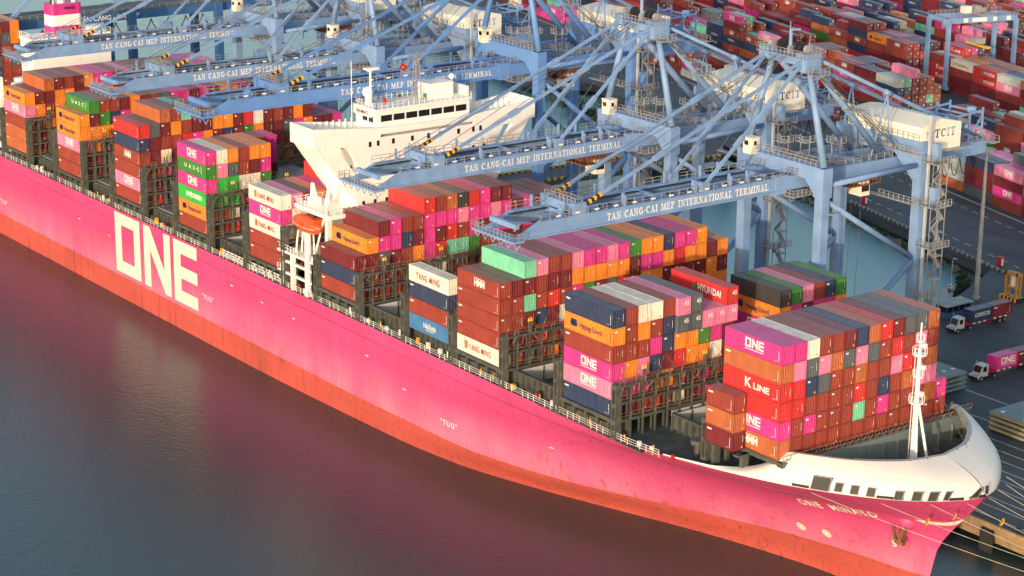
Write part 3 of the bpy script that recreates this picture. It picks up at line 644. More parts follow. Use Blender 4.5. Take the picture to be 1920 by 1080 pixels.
# lashing bridges
def bridge(x,z0,tiers,ya=0.0,yb=50.4,base=-3.1,pitch=2.52):
    H=tiers*2.9-.15; n=int(round((yb-ya)/pitch)); w=.55
    m=MB(); m.cur=0
    for i in range(n+1):
        y=ya+i*(yb-ya)/n
        m.box(x+w-.18,x+w+.0,y-.17,y+.17,base,z0+H); m.box(x-w,x-w+.18,y-.17,y+.17,base,z0+H)
    for t in range(tiers+1):
        z=z0+(t*2.9 if t<tiers else H); m.box(x-w-.02,x+w+.02,ya-.3,yb+.3,z-.14,z)
        m.box(x+w-.2,x+w+.03,ya,yb,z-.38,z-.15)
    # end towers with lightening holes
    for y,s in ((ya,-1),(yb,1)):
        for dx in (-w,w-.2): m.box(x+dx,x+dx+.24,y+s*.0-.62,y+s*.0+.62,base,z0+H+.3)
        for t in range(tiers+1): 
            zz=z0+t*2.9-.5; m.box(x-w+.02,x+w-.02,y-.58,y+.58,zz-.25,zz+.45)
        m.box(x-w,x+w,y-.6,y+.6,base,base+.5)
    m.cur=1
    for t in range(tiers+1):
        z=z0+(t*2.9 if t<tiers else H)
        for h in (.55,1.1): m.beam((x+w+.05,ya,z+h),(x+w+.05,yb,z+h),.07,.07)
        for i in range(n+1): m.beam((x+w+.05,ya+i*pitch,z),(x+w+.05,ya+i*pitch,z+1.1),.06,.06)
    rr=random.Random(int(x*10)); m.cur=1
    zt=z0+H
    for i in range(n):
        y=ya+i*pitch
        m.tube((x+.35,y+.25,zt),(x-.5,y+2.25,zt+2.95),.035,4); m.tube((x+.35,y+2.25,zt),(x-.5,y+.25,zt+2.95),.035,4)
        for k in range(1): a=rr.uniform(0,2.3); m.tube((x+.5,y+a,zt-.4),(x+.65,y+a+rr.uniform(-.6,.6),zt+1.0),.05,4)
        for k in range(2): m.tube((x+.62,y+rr.uniform(.2,2.2),zt-1.4),(x+.62,y+rr.uniform(.2,2.2),zt-.2),.05,4)
    m.cur=2
    for i in range(2,n,5):
        for d in (0,.5): m.tube((x+.2,ya+i*pitch+d,zt),(x+.2,ya+i*pitch+d,zt+1.9),.16,8); 
    m.cur=3
    for i in range(2,n,5):
        for d in (0,.5): m.tube((x+.2,ya+i*pitch+d,zt+1.9),(x+.2,ya+i*pitch+d,zt+2.5),.24,8,.1)
    return SP(m,'lashing_bridge',[STEELDARK,RUSTROD,STEELDARK,YELLOW])
for xb,t in ((-217.25,3),(-188.1,3),(-159.0,3),(-129.8,3),(-100.4,3),(-73.85,2),(-29.53,2),(0.0,2)):
    bridge(xb+1.25,0,t)
    if xb!=-29.53: bridge(xb-12.19-1.25,0,t)
bridge(-44.27-12.19-1.25,0,2); bridge(-44.27+1.27,0,2)
bridge(-265-14,0,3); bridge(-251.5,0,3)
bridge(32.0-12.19-1.4,2.0,1,3.4,46.4,-1.7)
# support beam and pedestals below the raised foremost stacks
m=MB(); m.box(19.6,32.6,4.9,5.3,1.2,1.9); m.box(32.2,33.3,4.8,45,1.2,1.9); m.box(19.8,20.4,3,46,1.2,1.9)
for y in range(6,45,5):
    for x in ((20.2,26,31.6) if 9<y<40 else (20.2,)): m.box(x-.3,x+.3,y-.3,y+.3,basez(x+.3,y-.3),1.3)
for x,y in ((25.9,4.2),(20.6,3.4)): m.box(x-.35,x+.35,y-.6,y+.6,basez(x+.35,y-.6),1.4)
m.box(25.2,26.3,2.6,5.2,1.1,1.4)
m.cur=1
for k in (.4,1.1): m.beam((33.3,4.9,1.9+k),(33.3,45,1.9+k),.07,.07)
for i in range(28): m.beam((33.3,5+i*1.45,1.9),(33.3,5+i*1.45,3.0),.06,.06); m.tube((33.3,5+i*1.45,1.5),(33.5,5.7+i*1.45,2.7),.05,4)
SPP(m,'stack_pedestal',[STEELDARK,RUSTROD])
# ---- deckhouse
dh=empty('deckhouse'); dh.parent=ship; dh.location=(0,0,-WZ)
def DP(mb,name,mats,smooth=False): return [k.build(name,mats,dh,smooth) for k in mb.split()]
m=MB(); m.box(-97.5,-87.08,9,40.8,-3.1,26.6)
DP(m,'deckhouse_tower',[SHIPWHITE])
m=MB(); xa,xf=-95.2,-87.0
m.prism([(xa+.4,-.2,27.0),(xf-.45,-.2,27.0),(xf-.45,50.0,27.0),(xa+.4,50.0,27.0)],(0,0,.25))
def wing(side):
    s=lambda y: YC+side*(y-YC) if side<0 else y
    Y=lambda y: y if side>0 else 2*YC-y
    # fascia and bulwarks, deeper towards the tower
    for x0,x1 in ((xf-.35,xf),(xa,xa+.3)):
        m.prism([(x0,Y(-.6),26.2),(x0,Y(9.0),25.4),(x0,Y(14.2),25.4),(x0,Y(14.2),28.4 if x0>-90 else 28.2),(x0,Y(-.6),29.9)],(x1-x0,0,0))
    m.prism([(xa+.3,Y(-.6),26.2),(xf-.35,Y(-.6),26.2),(xf-.35,Y(-.6),29.9),(xa+.3,Y(-.6),29.9)],(0,.3 if side>0 else -.3,0))
    for i in range(10): m.box(xa+.3,xa+.75,min(Y(i*1.35+.4),Y(i*1.35+.5)),max(Y(i*1.35+.4),Y(i*1.35+.5)),27.2,29.2)
    m.prism([(xa+.3,Y(-.3),26.2),(xf-.35,Y(-.3),26.2),(xf-.35,Y(9),25.4),(xa+.3,Y(9),25.4)],(0,0,.2))
wing(1); wing(-1)
DP(m,'bridge_wing',[SHIPWHITE])
m=MB()
for Y in ((lambda y:y),(lambda y:2*YC-y)):
    for x0,x1 in ((-88.2,-87.05),(-97.0,-96.0)):
        m.prism([(x0,Y(.6),26.3),(x0,Y(4.2),26.1),(x0,Y(9.05),19.6),(x0,Y(9.05),14.3)],(x1-x0,0,0))
        m.prism([(x0,Y(6.9),25.6),(x0,Y(9.05),25.6),(x0,Y(9.05),22.3)],(x1-x0,0,0)); m.cut()
DP(m,'wing_bracket',[SHIPWHITE])
m=MB(); m.box(-95.5,-88.6,14.1,35.7,27.2,31.4); m.prism([(-95.9,13.8,31.4),(-88.0,13.8,31.4),(-88.0,35.9,31.4),(-95.9,35.9,31.4)],(0,0,.3))
m.box(-88.6,-86.93,14.0,35.8,27.28,27.45); m.box(-87.2,-86.93,14.0,35.8,27.45,28.4)
m.box(-95.5,-89.5,35.6,36.2,31.4,33.6); m.box(-95.6,-89.6,13.6,14.2,30.0,31.4)
wh=DP(m,'wheelhouse',[SHIPWHITE])[0]
m=MB()
for i in range(7): m.box(-88.62,-88.52,15.3+i*2.86,17.75+i*2.86,29.15,30.35); m.cut()
for y in (14.05,): m.box(-93,-91.4,y-.02,y+.1,29.0,30.2); m.cut(); m.box(-90.9,-89.4,y-.02,y+.1,29.0,30.2); m.cut()
DP(m,'wheelhouse_window',[GLASS])
m=MB()
for y in (11.8,13.6,17,21.3,25,27.7,32,35.5,37.2): m.box(-87.02,-86.95,y-.3,y+.3,25.0,26.0) if False else m.box(-87.02,-86.95,y-.28,y+.28,25.1,26.1); m.cut()
for y in (10.2,12.8,15.4,18): m.box(-87.02,-86.95,y-.28,y+.28,13.9,14.9); m.cut()
for y in (35.5,38.1): m.box(-87.02,-86.95,y-.28,y+.28,21.4,22.4); m.cut()
for z in (24,20.5): 
    for x in (-96,-92.5,-89.5): m.box(x,x+.5,8.95,9.02,z,z+1); m.cut()
DP(m,'porthole_window',[GLASS])
m=MB(); put_text(m,'ONE MINATO',.75,lambda a,b:Vector((-94.6+a,13.55,30.35+b)),bold=.03,width=4.4)
DP(m,'name_board',[BLACKP])
m=MB(); m.rail((-88.1,14,31.7),(-88.1,35.8,31.7),1.1,1.2,.04); m.rail((-95.8,14,31.7),(-88.1,14,31.7),1.1,1.2,.04); m.rail((-95.8,14,31.7),(-95.8,35.8,31.7),1.1,1.2,.04)
DP(m,'monkey_island_rail',[SHIPWHITE])
m=MB(); m.sphere((-93.5,15.6,34.0),1.05,16,10); m.tube((-93.5,15.6,31.7),(-93.5,15.6,33.2),.5,10); m.cut(); m.sphere((-92.5,34.2,35.2),.6,12,8); m.tube((-92.5,34.2,31.7),(-92.5,34.2,34.7),.12,6); DP(m,'radome',[SHIPWHITE]); m=MB()
m.box(-94.5,-90.5,27.5,33.2,31.7,34.7); m.cut(); m.box(-92.5,-92.2,15.3,15.6,31.7,38.5); m.box(-93.0,-91.6,14.3,17.0,38.5,38.9); m.cut()
m.tube((-95,12.9,27.2),(-95,12.9,40),.07,6)
DP(m,'roof_equipment',[SHIPWHITE],False)
m=MB()
for a,b in ((-.7,-.7),(.7,-.7),(.7,.7),(-.7,.7)): m.beam((-91+a,25+b,31.7),(-91+a*.4,25+b*.4,40.5),.14,.14)
for k in range(7): 
    z=32.5+k*1.2; f=1-(z-31.7)/8.8*.6
    m.beam((-91-.7*f,25-.7*f,z),(-91+.7*f,25-.7*f,z+1),.08,.08); m.beam((-91+.7*f,25-.7*f,z),(-91+.7*f,25+.7*f,z+1),.08,.08)
m.box(-91.2,-90.8,22.2,27.8,37.3,37.55); m.box(-91.15,-90.85,23.0,27.0,40.4,40.65)
DP(m,'radar_mast',[GALV])
m=MB(); m.box(-91.6,-91.0,26.9,27.3,31.7,32.8); m.cur=1; m.box(-92,-91.4,18,18.4,31.7,32.9)
DP(m,'deck_locker',[GREEN_INK,REDP])
# a small flag at the mast
m=MB(); pts=[]
for i in range(7): t=i/6; pts.append((-90.9,21.6+.0+t*1.5,39.3-t*.6+.12*math.sin(t*7)))
for a,b in zip(pts[:-1],pts[1:]): m.add([a,b,(b[0]-.05,b[1]-.7,b[2]-1.0),(a[0]-.05,a[1]-.7,a[2]-1.0)],[(0,1,2,3)])
m.cur=1; m.add([(-90.86,21.7,38.7),(-90.86,22.1,38.75),(-90.86,21.95,38.3),(-90.86,21.7,38.3)],[(0,1,2,3)])
DP(m,'national_flag',[REDP,YELLOW])
# lifeboat station on the ship side
m=MB(); xa,xb=-99.3,-88.0
for x in (xa+.2,xa+3.1,xb-2.9,xb-.5):
    m.box(x-.45,x+.45,-.3,.4,-3.1,3.8)
for z in (-.4,1.9): m.box(xa,xb,-.25,.3,z,z+.45)
m.box(xa-2,xb,-.4,7,3.8,4.2); m.box(xb-.9,xb,-.3,7,-3.1,3.8); m.box(xa-2.4,xa,-.2,2.5,-.2,.1)
m.rail((xa-2,-.3,4.2),(xa-2,6.5,4.2),1.2,1.2,.05); m.rail((xa-2,-.3,4.2),(xb-6,-.3,4.2),1.2,1.2,.05); m.rail((xa-2.4,-.2,.1),(xa,-.2,.1),1.1,1.1,.05)
m.tube((xb-5.2,1.6,4.2),(xb-5.2,1.6,9.0),.65,12); m.tube((xb-8.5,2.2,4.2),(xb-6.6,1.5,8.8),.2,6); m.tube((xb-9.2,1.4,4.2),(xb-7.3,.8,8.8),.2,6)
m.box(xa+1.5,xb+2.6,1.6,9.1,12.7,13.5); m.rail((xa+1.5,1.6,13.5),(xb+2.6,1.6,13.5),1.2,1.2,.05); m.rail((xa+1.5,1.6,13.5),(xa+1.5,9,13.5),1.2,1.2,.05); m.rail((xb+2.6,1.6,13.5),(xb+2.6,9,13.5),1.2,1.2,.05)
m.box(xb-1.6,xb-.6,3.2,4.2,-3.1,12.7); m.tube((xb-3.5,2.0,4.2),(xb-1.2,3.0,12.7),.2,6); m.tube((xb-2.6,1.5,4.2),(xb-3.6,1.9,8.6),.16,6)
m.tube((xa+4.6,3.4,13.5),(xa+5.6,3.2,18.0),.35,8); m.tube((xa+6.0,4.2,13.5),(xa+5.6,3.2,18.0),.3,8); m.tube((xa+7.4,5.2,13.5),(xa+9.2,4.6,18.2),.35,8); m.tube((xa+6.4,5.4,13.5),(xa+9.2,4.6,18.2),.25,8); m.box(xa+4.2,xa+6.3,2.8,4.6,13.5,15.2)
m.tube((xb-3.0,.2,3.9),(xb-3.0,.2,5.0),.4,10); m.tube((xb-1.2,.4,3.9),(xb-1.2,.4,5.1),.4,10); m.tube((xa-.6,.3,-3.0),(xa-.6,.3,2.0),.25,8)
DP(m,'lifeboat_station',[SHIPWHITE])
# a lifeboat: rests in its davits -> a thing of its own
def loft_boat(c,L,Wd,H):
    m=MB(); n=16; k=14; c=Vector(c)
    for i in range(n+1):
        t=i/n*2-1; w=max(.02,(1-abs(t)**2.6))**.6
        for j in range(k):
            a=2*math.pi*j/k; y=math.cos(a)*Wd/2*w; z=math.sin(a)*H/2*w**.7; 
            if z>0: z*=1.05-.25*abs(t); y*=.92
            else: z+=abs(t)**2*.3
            m.v.append(tuple(c+Vector((t*L/2,y,z))))
    for i in range(n):
        for j in range(k): m.f.append((i*k+j,(i+1)*k+j,(i+1)*k+(j+1)%k,i*k+(j+1)%k)); m.m.append(0)
    return m
lb=empty('lifeboat',(-93.6,1.9,10.2)); tag(lb,'enclosed orange lifeboat hung in white davits beside the ship bridge','lifeboat')
lb.rotation_euler=(0,math.radians(2),0)
loft_boat((0,0,0),9.6,3.3,3.3).build('boat_hull',ORANGEB,lb,True)
m=MB(); m.box(2.2,3.9,-.9,.9,1.1,1.75); m.box(-.4,.5,-1.68,-1.5,-.2,.7); m.build('conning_hatch',ORANGEB,lb)
m=MB(); m.path([(-4,-.98,-.1),(-2,-1.48,-.2),(0,-1.62,-.25),(2,-1.5,-.2),(4,-1.0,-.1)],.05); m.build('grab_line',WHITE_INK,lb)
# ---- funnel casing
fn=empty('funnel_casing'); fn.parent=ship; fn.location=(0,0,-WZ)
m=MB(); m.box(-251,-244,14.3,35.3,-3.1,21.2); m.box(-251.3,-243.9,14.1,35.5,21.2,21.9); m.build('casing_wall',SHIPWHITE,fn)
m=MB(); m.rail((-244,14.2,21.9),(-244,35.4,21.9),1.2,1.4,.05); m.rail((-251.2,14.2,21.9),(-244,14.2,21.9),1.2,1.4,.05); m.box(-247.5,-244.8,30,34,21.9,23.4); m.build('casing_rail',SHIPWHITE,fn)
def roundbox(m,x0,x1,y0,y1,z0,z1,r=1.0,n=5):
    pts=[]
    for cx,cy,a0 in ((x1-r,y1-r,0),(x0+r,y1-r,90),(x0+r,y0+r,180),(x1-r,y0+r,270)):
        for i in range(n+1): a=math.radians(a0+90*i/n); pts.append((cx+r*math.cos(a),cy+r*math.sin(a),z0))
    m.prism(pts,(0,0,z1-z0))
m=MB(); m.cur=0; roundbox(m,-250.6,-245.6,20.4,28.8,21.9,24.2); m.cur=1; roundbox(m,-250.58,-245.62,20.42,28.78,24.2,26.9); m.cur=0; roundbox(m,-250.6,-245.6,20.4,28.8,26.9,29.6)
m.cur=2; 
for i in range(7): m.box(-245.62,-245.5,24.0+i*.42,24.2+i*.42,28.2,28.9)
m.build('funnel',[CM['M'],SHIPWHITE,BLACKP],fn)
m=MB(); m.cur=0; m.tube((-248,24,29.6),(-248,24,31.6),1.2,14); m.cur=1; m.tube((-248,24,31.6),(-248,24,34),1.15,14); m.cur=0; m.tube((-247.5,27.4,29.6),(-247.3,27.4,32.5),.6,10); m.tube((-247,21.5,29.6),(-247,21.5,30.8),.5,10); m.cur=1; m.tube((-246.5,20.9,29.6),(-246.5,20.9,31.5),.2,6); m.sphere((-246.5,20.9,31.9),.55)
m.build('exhaust_pipe',[SHIPWHITE,BLACKP],fn)
m=MB()
for i in range(5): m.tube((-229.5-i*2.3,1.2,-1.2+.0),(-230.9-i*2.3,1.2,-1.2),.75,12); m.cut()
for x,y,h in ((-233,5,14),(-236,7,14.5),(-238.5,9,14)): m.tube((x,y,10),(x,y,h),1.3,14); m.cut()
m.box(-243,-231.5,3,14,9.4,10); m.box(-240,-239,3,4,-3,14.5)
[k.build('liferaft_canister',SHIPWHITE,fn) for k in m.split()]

# ---------------------------------------------------------------- shipping containers
CH=2.87; CW=2.44
def cont_body(L, ribs=True, door=False, far=True):
    m=MB(); x0,x1=-L/2+.06,L/2-.06; y0,y1=-CW/2+.05,CW/2-.05; z0,z1=.12,CH-.03
    def corr(pts_fn, length, n, depth, zb, zt):
        # trapezoid corrugation: profile along s in [0,length]
        P=[]; p=length/n
        for i in range(n):
            P += [(i*p,0),(i*p+.22*p,0),(i*p+.38*p,depth),(i*p+.78*p,depth),(i*p+.94*p,0)]
        P.append((length,0))
        vs=[pts_fn(s,d,z) for z in (zb,zt) for s,d in P]; k=len(P)
        m.add(vs,[(i,i+1,k+i+1,k+i) for i in range(k-1)])
    if ribs: corr(lambda s,d,z:(x0+s,y0+d,z), x1-x0, max(8,int((x1-x0)/.42)), .05, z0, z1)
    else: m.add([(x0,y0,z0),(x1,y0,z0),(x1,y0,z1),(x0,y0,z1)],[(0,1,2,3)])
    if door: m.add([(x1,y0,z0),(x1,y1,z0),(x1,y1,z1),(x1,y0,z1)],[(0,1,2,3)])
    else: corr(lambda s,d,z:(x1-d,y0+s,z), y1-y0, 7, .075, z0, z1)
    m.add([(x0,y1,z0),(x1,y1,z0),(x1,y1,z1),(x0,y1,z1)],[(3,2,1,0)]); m.add([(x0,y0,z0),(x0,y1,z0),(x0,y1,z1),(x0,y0,z1)],[(3,2,1,0)])
    m.add([(x0,y0,z1),(x1,y0,z1),(x1,y1,z1),(x0,y1,z1)],[(0,1,2,3)]); m.add([(x0,y0,z0),(x1,y0,z0),(x1,y1,z0),(x0,y1,z0)],[(3,2,1,0)])
    return m
def cont_frame(L):
    m=MB(); a=L/2; b=CW/2
    for x in (-a,a-.14):
        for y in (-b,b-.12): m.box(x,x+.14,y,y+.12,0,CH)
        m.box(x+.01,x+.13,-b+.12,b-.12,0,.14); m.box(x+.01,x+.13,-b+.12,b-.12,CH-.10,CH-.004)
    for y in (-b+.004,b-.104):
        m.box(-a+.14,a-.14,y,y+.10,.0,.14); m.box(-a+.14,a-.14,y,y+.10,CH-.09,CH-.004)
    return m
def door_bars():
    m=MB()
    for y in (-.85,-.4,.4,.85): m.box(0,.07,y-.035,y+.035,.12,CH-.12)
    m.box(-.0,.03,-.02,.02,.1,CH-.1)
    for y in (-.62,.62): m.box(.02,.09,y-.15,y+.15,1.05,1.15)
    m.cur=1; m.box(.0,.03,.5,1.0,1.9,2.4); m.box(.0,.03,-.3,-.05,.9,1.2)
    return m
def end_marks(kind):
    m=MB()
    if kind==0: m.cur=0; m.box(0,.02,-.85,-.35,2.15,2.42); m.cur=1; m.box(0,.02,.5,.75,.25,.6)
    if kind==1: m.cur=1; m.box(0,.02,.45,.72,.3,.62); m.cur=0; m.box(0,.02,.74,.79,1.2,2.2)
    if kind==2: m.cur=0; m.box(0,.02,.72,.77,.9,2.1); m.box(0,.02,-.2,-.08,1.5,1.62)
    if kind==3: m.cur=0; put_text(m,'45',.75,lambda a,b:Vector((.03,-.1+a,1.55+b)),bold=.03)
    return m
_cache={}
def cmesh(kind,col,L,door=False):
    k=(kind,col,L,door)
    if k not in _cache:
        mb=cont_body(L,door=door) if kind=='body' else cont_frame(L)
        _cache[k]=mb.mesh('shipping_container' if kind=='body' else 'container_frame',[CM[col]])
    return _cache[k]
def logo_mb(k,L):
    m=MB(); y=-CW/2-.012
    def F(x0,z0,s=1.0): return lambda a,b:Vector((x0+a*s,y,z0+b*s))
    if k=='ONE':
        put_loops(m,ONE_POLY,F(-1.7,1.05,.105)); m.add([(-1.7,y,.72),(2.2,y,.72),(2.2,y,.84),(-1.7,y,.84)],[(0,1,2,3)])
    elif k=='HAP':
        m.cur=1
        for dx in (0,.62): m.poly([(-4.4+dx,y,.9),(-3.6+dx,y,.9),(-3.35+dx,y,1.5),(-3.6+dx,y,1.5),(-3.5+dx,y,2.05),(-4.3+dx,y,2.05),(-4.6+dx,y,1.4)])
        put_text(m,'Hapag-Lloyd',.95,F(-2.2,1.0),bold=.02,width=5.6)
    elif k=='YM':
        m.cur=2; m.add([(-3.9,y,.8),(-3.75,y,.8),(-3.75,y,2.1),(-3.9,y,2.1)],[(0,1,2,3)]); m.add([(-3.2,y,.8),(-3.05,y,.8),(-3.05,y,2.1),(-3.2,y,2.1)],[(0,1,2,3)])
        m.add([(-3.9,y,1.95),(-3.05,y,1.95),(-3.05,y,2.1),(-3.9,y,2.1)],[(0,1,2,3)]); m.add([(-3.6,y,.8),(-3.35,y,.8),(-3.35,y,1.9),(-3.6,y,1.9)],[(0,1,2,3)])
        put_text(m,'YANG MING',1.1,F(-2.7,.85),bold=.01,space=1.12,width=6.3)
    elif k=='YM2': m.cur=2; put_text(m,'YANG MING',1.25,F(-3.9,.8),bold=.01,space=1.12,width=7.2)
    elif k=='HMM':
        put_text(m,'HMM',1.15,F(-1.2,.95),bold=.06,width=3.0); m.add([(-1.2,y,2.2),(1.8,y,2.2),(1.8,y,2.32),(-1.2,y,2.32)],[(0,1,2,3)])
    elif k=='KL': put_text(m,'K',1.5,F(-1.4,.8),bold=.04); put_text(m,'LINE',.95,F(.4,.8),bold=.04,width=3.4)
    elif k=='UASC':
        put_text(m,'U  A  S  C',.8,F(-3.0,1.2),bold=.04,width=6.2); m.add([(4.0,y,.8),(4.2,y,.8),(4.2,y,2.3),(4.0,y,2.3)],[(0,1,2,3)])
    elif k=='EVG': put_text(m,'EVERGREEN',.95,F(-2.6,1.0),bold=.06,width=6.6)
    elif k=='HYU':
        m.cur=3; m.poly([(-1.8,y,.9),(-.5,y,.9),(-1.1,y,2.1)]); m.cur=0; put_text(m,'HYUNDAI',1.1,F(-.2,.9),bold=.04,width=5.6)
    elif k=='NIL': put_text(m,'NileDutch',.95,F(-1.6,1.1),bold=.03,width=3.8); m.add([(-.9,y,.75),(1.6,y,.75),(1.6,y,.85),(-.9,y,.85)],[(0,1,2,3)])
    elif k=='COS': put_text(m,'COSCO',.85,F(-2.2,1.2),bold=.03,width=4.6)
    elif k=='NUM': pass
    if k in ('NUM','ONE','HAP','HMM','YM','KL'):
        m.cur=0 if k!='HAP' else 1
        put_text(m,'U 4 7 2',.16,F(L/2-1.6,.4),bold=.02)
        for i in range(6): m.add([(L/2-.75,y,.5+i*.27),(L/2-.6,y,.5+i*.27),(L/2-.6,y,.66+i*.27),(L/2-.75,y,.66+i*.27)],[(0,1,2,3)])
    if k=='NUM': m.add([(-L/2+.4,y,2.1),(-L/2+1.4,y,2.1),(-L/2+1.4,y,2.35),(-L/2+.4,y,2.35)],[(0,1,2,3)])
    return m
_logo={}
def logo_mesh(k,L):
    if (k,L) not in _logo: _logo[(k,L)]=logo_mb(k,L).mesh('lettering',[WHITE_INK,NAVY_INK,RED_INK,GREEN_INK])
    return _logo[(k,L)]
_em=[end_marks(i).mesh('end_marking',[WHITE_INK,YELLOW]) for i in range(4)]
_db=door_bars().mesh('door_bar',[GALV,WHITE_INK])

PIT=2.52
BX={0:-265.0,1:-217.25,2:-188.1,3:-159.0,4:-129.8,5:-100.4,6:-73.85,7:-44.27,8:-29.53,9:0.0,10:32.0}
#        tier -> colours of the columns, counted from the river side
BAYS={
0:{8:'EODODODO'},
1:{6:'..EDBDOMMBPBDBDBBMMP',5:'ODDOODBDODDBDDBBDBDD',4:'POBODBDDBBODDDBBDDDD',3:'B',2:'E',1:'E'},
2:{6:'.GBBDODBSMMDMDOOMKDD',5:'ODGNMODDBDDOBDDMDDDB',4:'OOOODBDDBDODBBDDDDDD',3:'P',2:'B',1:'B'},
3:{7:'..EBTB',6:'RSDOBDDOODRWDBDOD',5:'NDBBRMODNDGODDSMODDM',4:'BDWDRDDBODDBODDEBDDB',3:'B',2:'P',1:'B'},
4:{6:'MWOBOO',5:'GPSBDM',4:'MggWWG..............',3:'gggBGG.GGSS',2:'OBWNBO..GG',1:'BBRSB'},
5:{6:'.....R',5:'WPDOMM',4:'MWWDBD',3:'WWWDDB',2:'BBDDBB',1:'BDBDDB'},
6:{6:'......RBEKRMDD',5:'..DMBBMMMPMMPMDMDDB',4:'.OMMNDMDRBMDMMDMBDB',3:'DDSDBOMRTTGBRDDBDDB',2:'NBDDBDSWDBDOWDBDNBDD',1:'BDBBDDDNDBDDDDDDBBDD'},
7:{4:'W',3:'N',2:'B',1:'L'},
8:{6:'..TPBBPMMPMGOONMMO',5:'BDDBDDOOOOODMMOROODO',4:'BBTBRBMGDSRDOODDDDOD',3:'BBDNDWDBODDDBDDDDDOO',2:'BDDRBMDBDDOWBDDRBDDD',1:'WBSDOBDDRBDDNDBDDBDD'},
9:{6:'NBWWBPS..R',5:'OBOBNSSPPP....KGPBNG',4:'BBBMNOOGMD....OMDMMO',3:'MOPNDROOWD....MODBMD',2:'PMMBOBDMRDBDDBDBODMD',1:'NDBRDWDMBDDBDDBDDDDB'},
10:{6:'MMWBBDNERDSSE',5:'EPSPESPSBRBPB',4:'RRNSBBEBBPRBE',3:'RRBBBBRBNBEPP',2:'MBMBBBTBMBBBEM',1:'EBBBBBBBBBBBBB'},
}
LOGO={(1,0,5):'HAP',(1,0,4):'ONE',(2,1,6):'UASC',(2,0,5):'HAP',(2,0,4):'HAP',(2,0,3):'ONE',(3,0,4):'HMM',(3,0,2):'ONE',(4,0,6):'ONE',(4,0,5):'UASC',(4,0,4):'ONE',(4,0,3):'EVG',(4,0,2):'HAP',
 (5,0,5):'YM',(5,0,4):'ONE',(5,0,3):'YM',(5,5,6):'KL',(6,1,4):'HAP',(7,0,4):'YM2',(7,0,1):'NIL',(8,0,5):'HMM',(8,0,1):'YM',(9,0,5):'HAP',(9,0,3):'ONE',(9,0,2):'ONE',(9,9,6):'HYU',(9,14,4):'HAP',(9,14,3):'ONE',
 (10,0,6):'ONE',(10,0,4):'KL',(10,0,2):'ONE',(10,0,1):'HMM'}
MARKTXT=dict(ONE='with white capitals',HAP='with blue lettering',YM='with red lettering',YM2='with red lettering',HMM='with white letters',KL='with white lettering',UASC='with spaced capitals',EVG='with bold lettering',HYU='with green triangle',NIL='with small lettering',COS='with pale lettering')
BAYNAME={10:'foremost bay',9:'second bay from bow',8:'third bay from bow',7:'lone stack before third bay',6:'bay ahead of bridge',5:'bay right behind bridge',4:'second bay behind bridge',3:'third bay behind bridge',2:'fourth bay behind bridge',1:'fifth bay behind bridge',0:'bay behind the funnel'}
ORD=['','first','second','third','fourth','fifth','sixth','seventh','eighth','ninth','tenth','eleventh','twelfth','thirteenth','fourteenth','fifteenth','sixteenth','seventeenth','eighteenth','nineteenth','twentieth']
UNITS=[]   # dict(c=(x,y,z) base centre, rz, L, col, logo, label, ship)
rs=random.Random(5); filler='BDBDBDEMRONSDB'
for b,T in BAYS.items():
    y0,z0=(5.0,1.97) if b==10 else (0.0,0.0)
    nr=max(len(s) for s in T.values()); colm={}
    for r in range(nr):
        top=0
        for t,s in T.items():
            if r<len(s) and s[r]!='.': top=max(top,t)
        if b in (1,2,3) and r>=17: top=min(top,6)
        for t in range(1,top+1):
            s=T.get(t,''); c=s[r] if r<len(s) and s[r]!='.' else rs.choice(filler)
            colm[(r,t)]=c
        for t in range(1,top+1):
            L=12.19; xc=BX[b]-6.095; yy=y0+CW/2+.03+r*PIT
            if b==9 and ((t>=5 and r in (5,6)) or (t==5 and r in (7,8,9)) or (r==9 and t==6)): L=13.72
            mk=MARKTXT.get(LOGO.get((b,r,t)),''); tp='topmost' if t==top else ORD[top-t+1]+' from top'
            cn='riverside column' if r==0 else ORD[r+1]+' column'+('' if mk else ' from water')
            lab=CNAME[colm[(r,t)]]+' container '+(mk+', ' if mk else ', ')+tp+', '+cn+', '+BAYNAME[b]; lab=lab.replace(' , ',', ')
            UNITS.append(dict(c=(xc,yy,z0+(t-1)*2.9),rz=0,L=L,col=colm[(r,t)],logo=LOGO.get((b,r,t),'NUM' if r==0 else None),label=lab,grp='containers in the '+BAYNAME[b],ship=True,end=rs.choice([0,0,1,2,None,None]) if L<13 else 3,door=False,ex=True))
# two short containers aft of the second bay behind the bridge, and the small outboard stack near the bow
for i,(x,y,z,c,lab) in enumerate(((22.3,3.55,1.8,'D','dark maroon short container at the foot of the small outboard stack near the bow'),(22.3,3.55,4.7,'E','rust orange short container in the middle of the small outboard stack near the bow'),(22.3,3.55,7.6,'B','brown red short container on top of the small outboard stack near the bow'),
   (-129.8-12.19+3.03,6*PIT+1.25,14.5,'B','brown red short container behind the orange tops, second bay behind bridge'),(-129.8-12.19+3.03,7*PIT+1.25,14.5,'M','magenta short container behind the orange tops, second bay behind bridge'))):
    UNITS.append(dict(c=(x,y,z),rz=0,L=6.06,col=c,logo='NUM' if i<3 else None,label=lab,grp='short twenty foot containers on the ship',ship=True,end=1,door=False,ex=True))
for t in range(5): UNITS.append(dict(c=(-138.96,7*PIT+1.25,2.9*t),rz=0,L=6.06,col='DBMDM'[t],logo=None,label='',grp='',ship=True,end=None,door=False,ex=True))
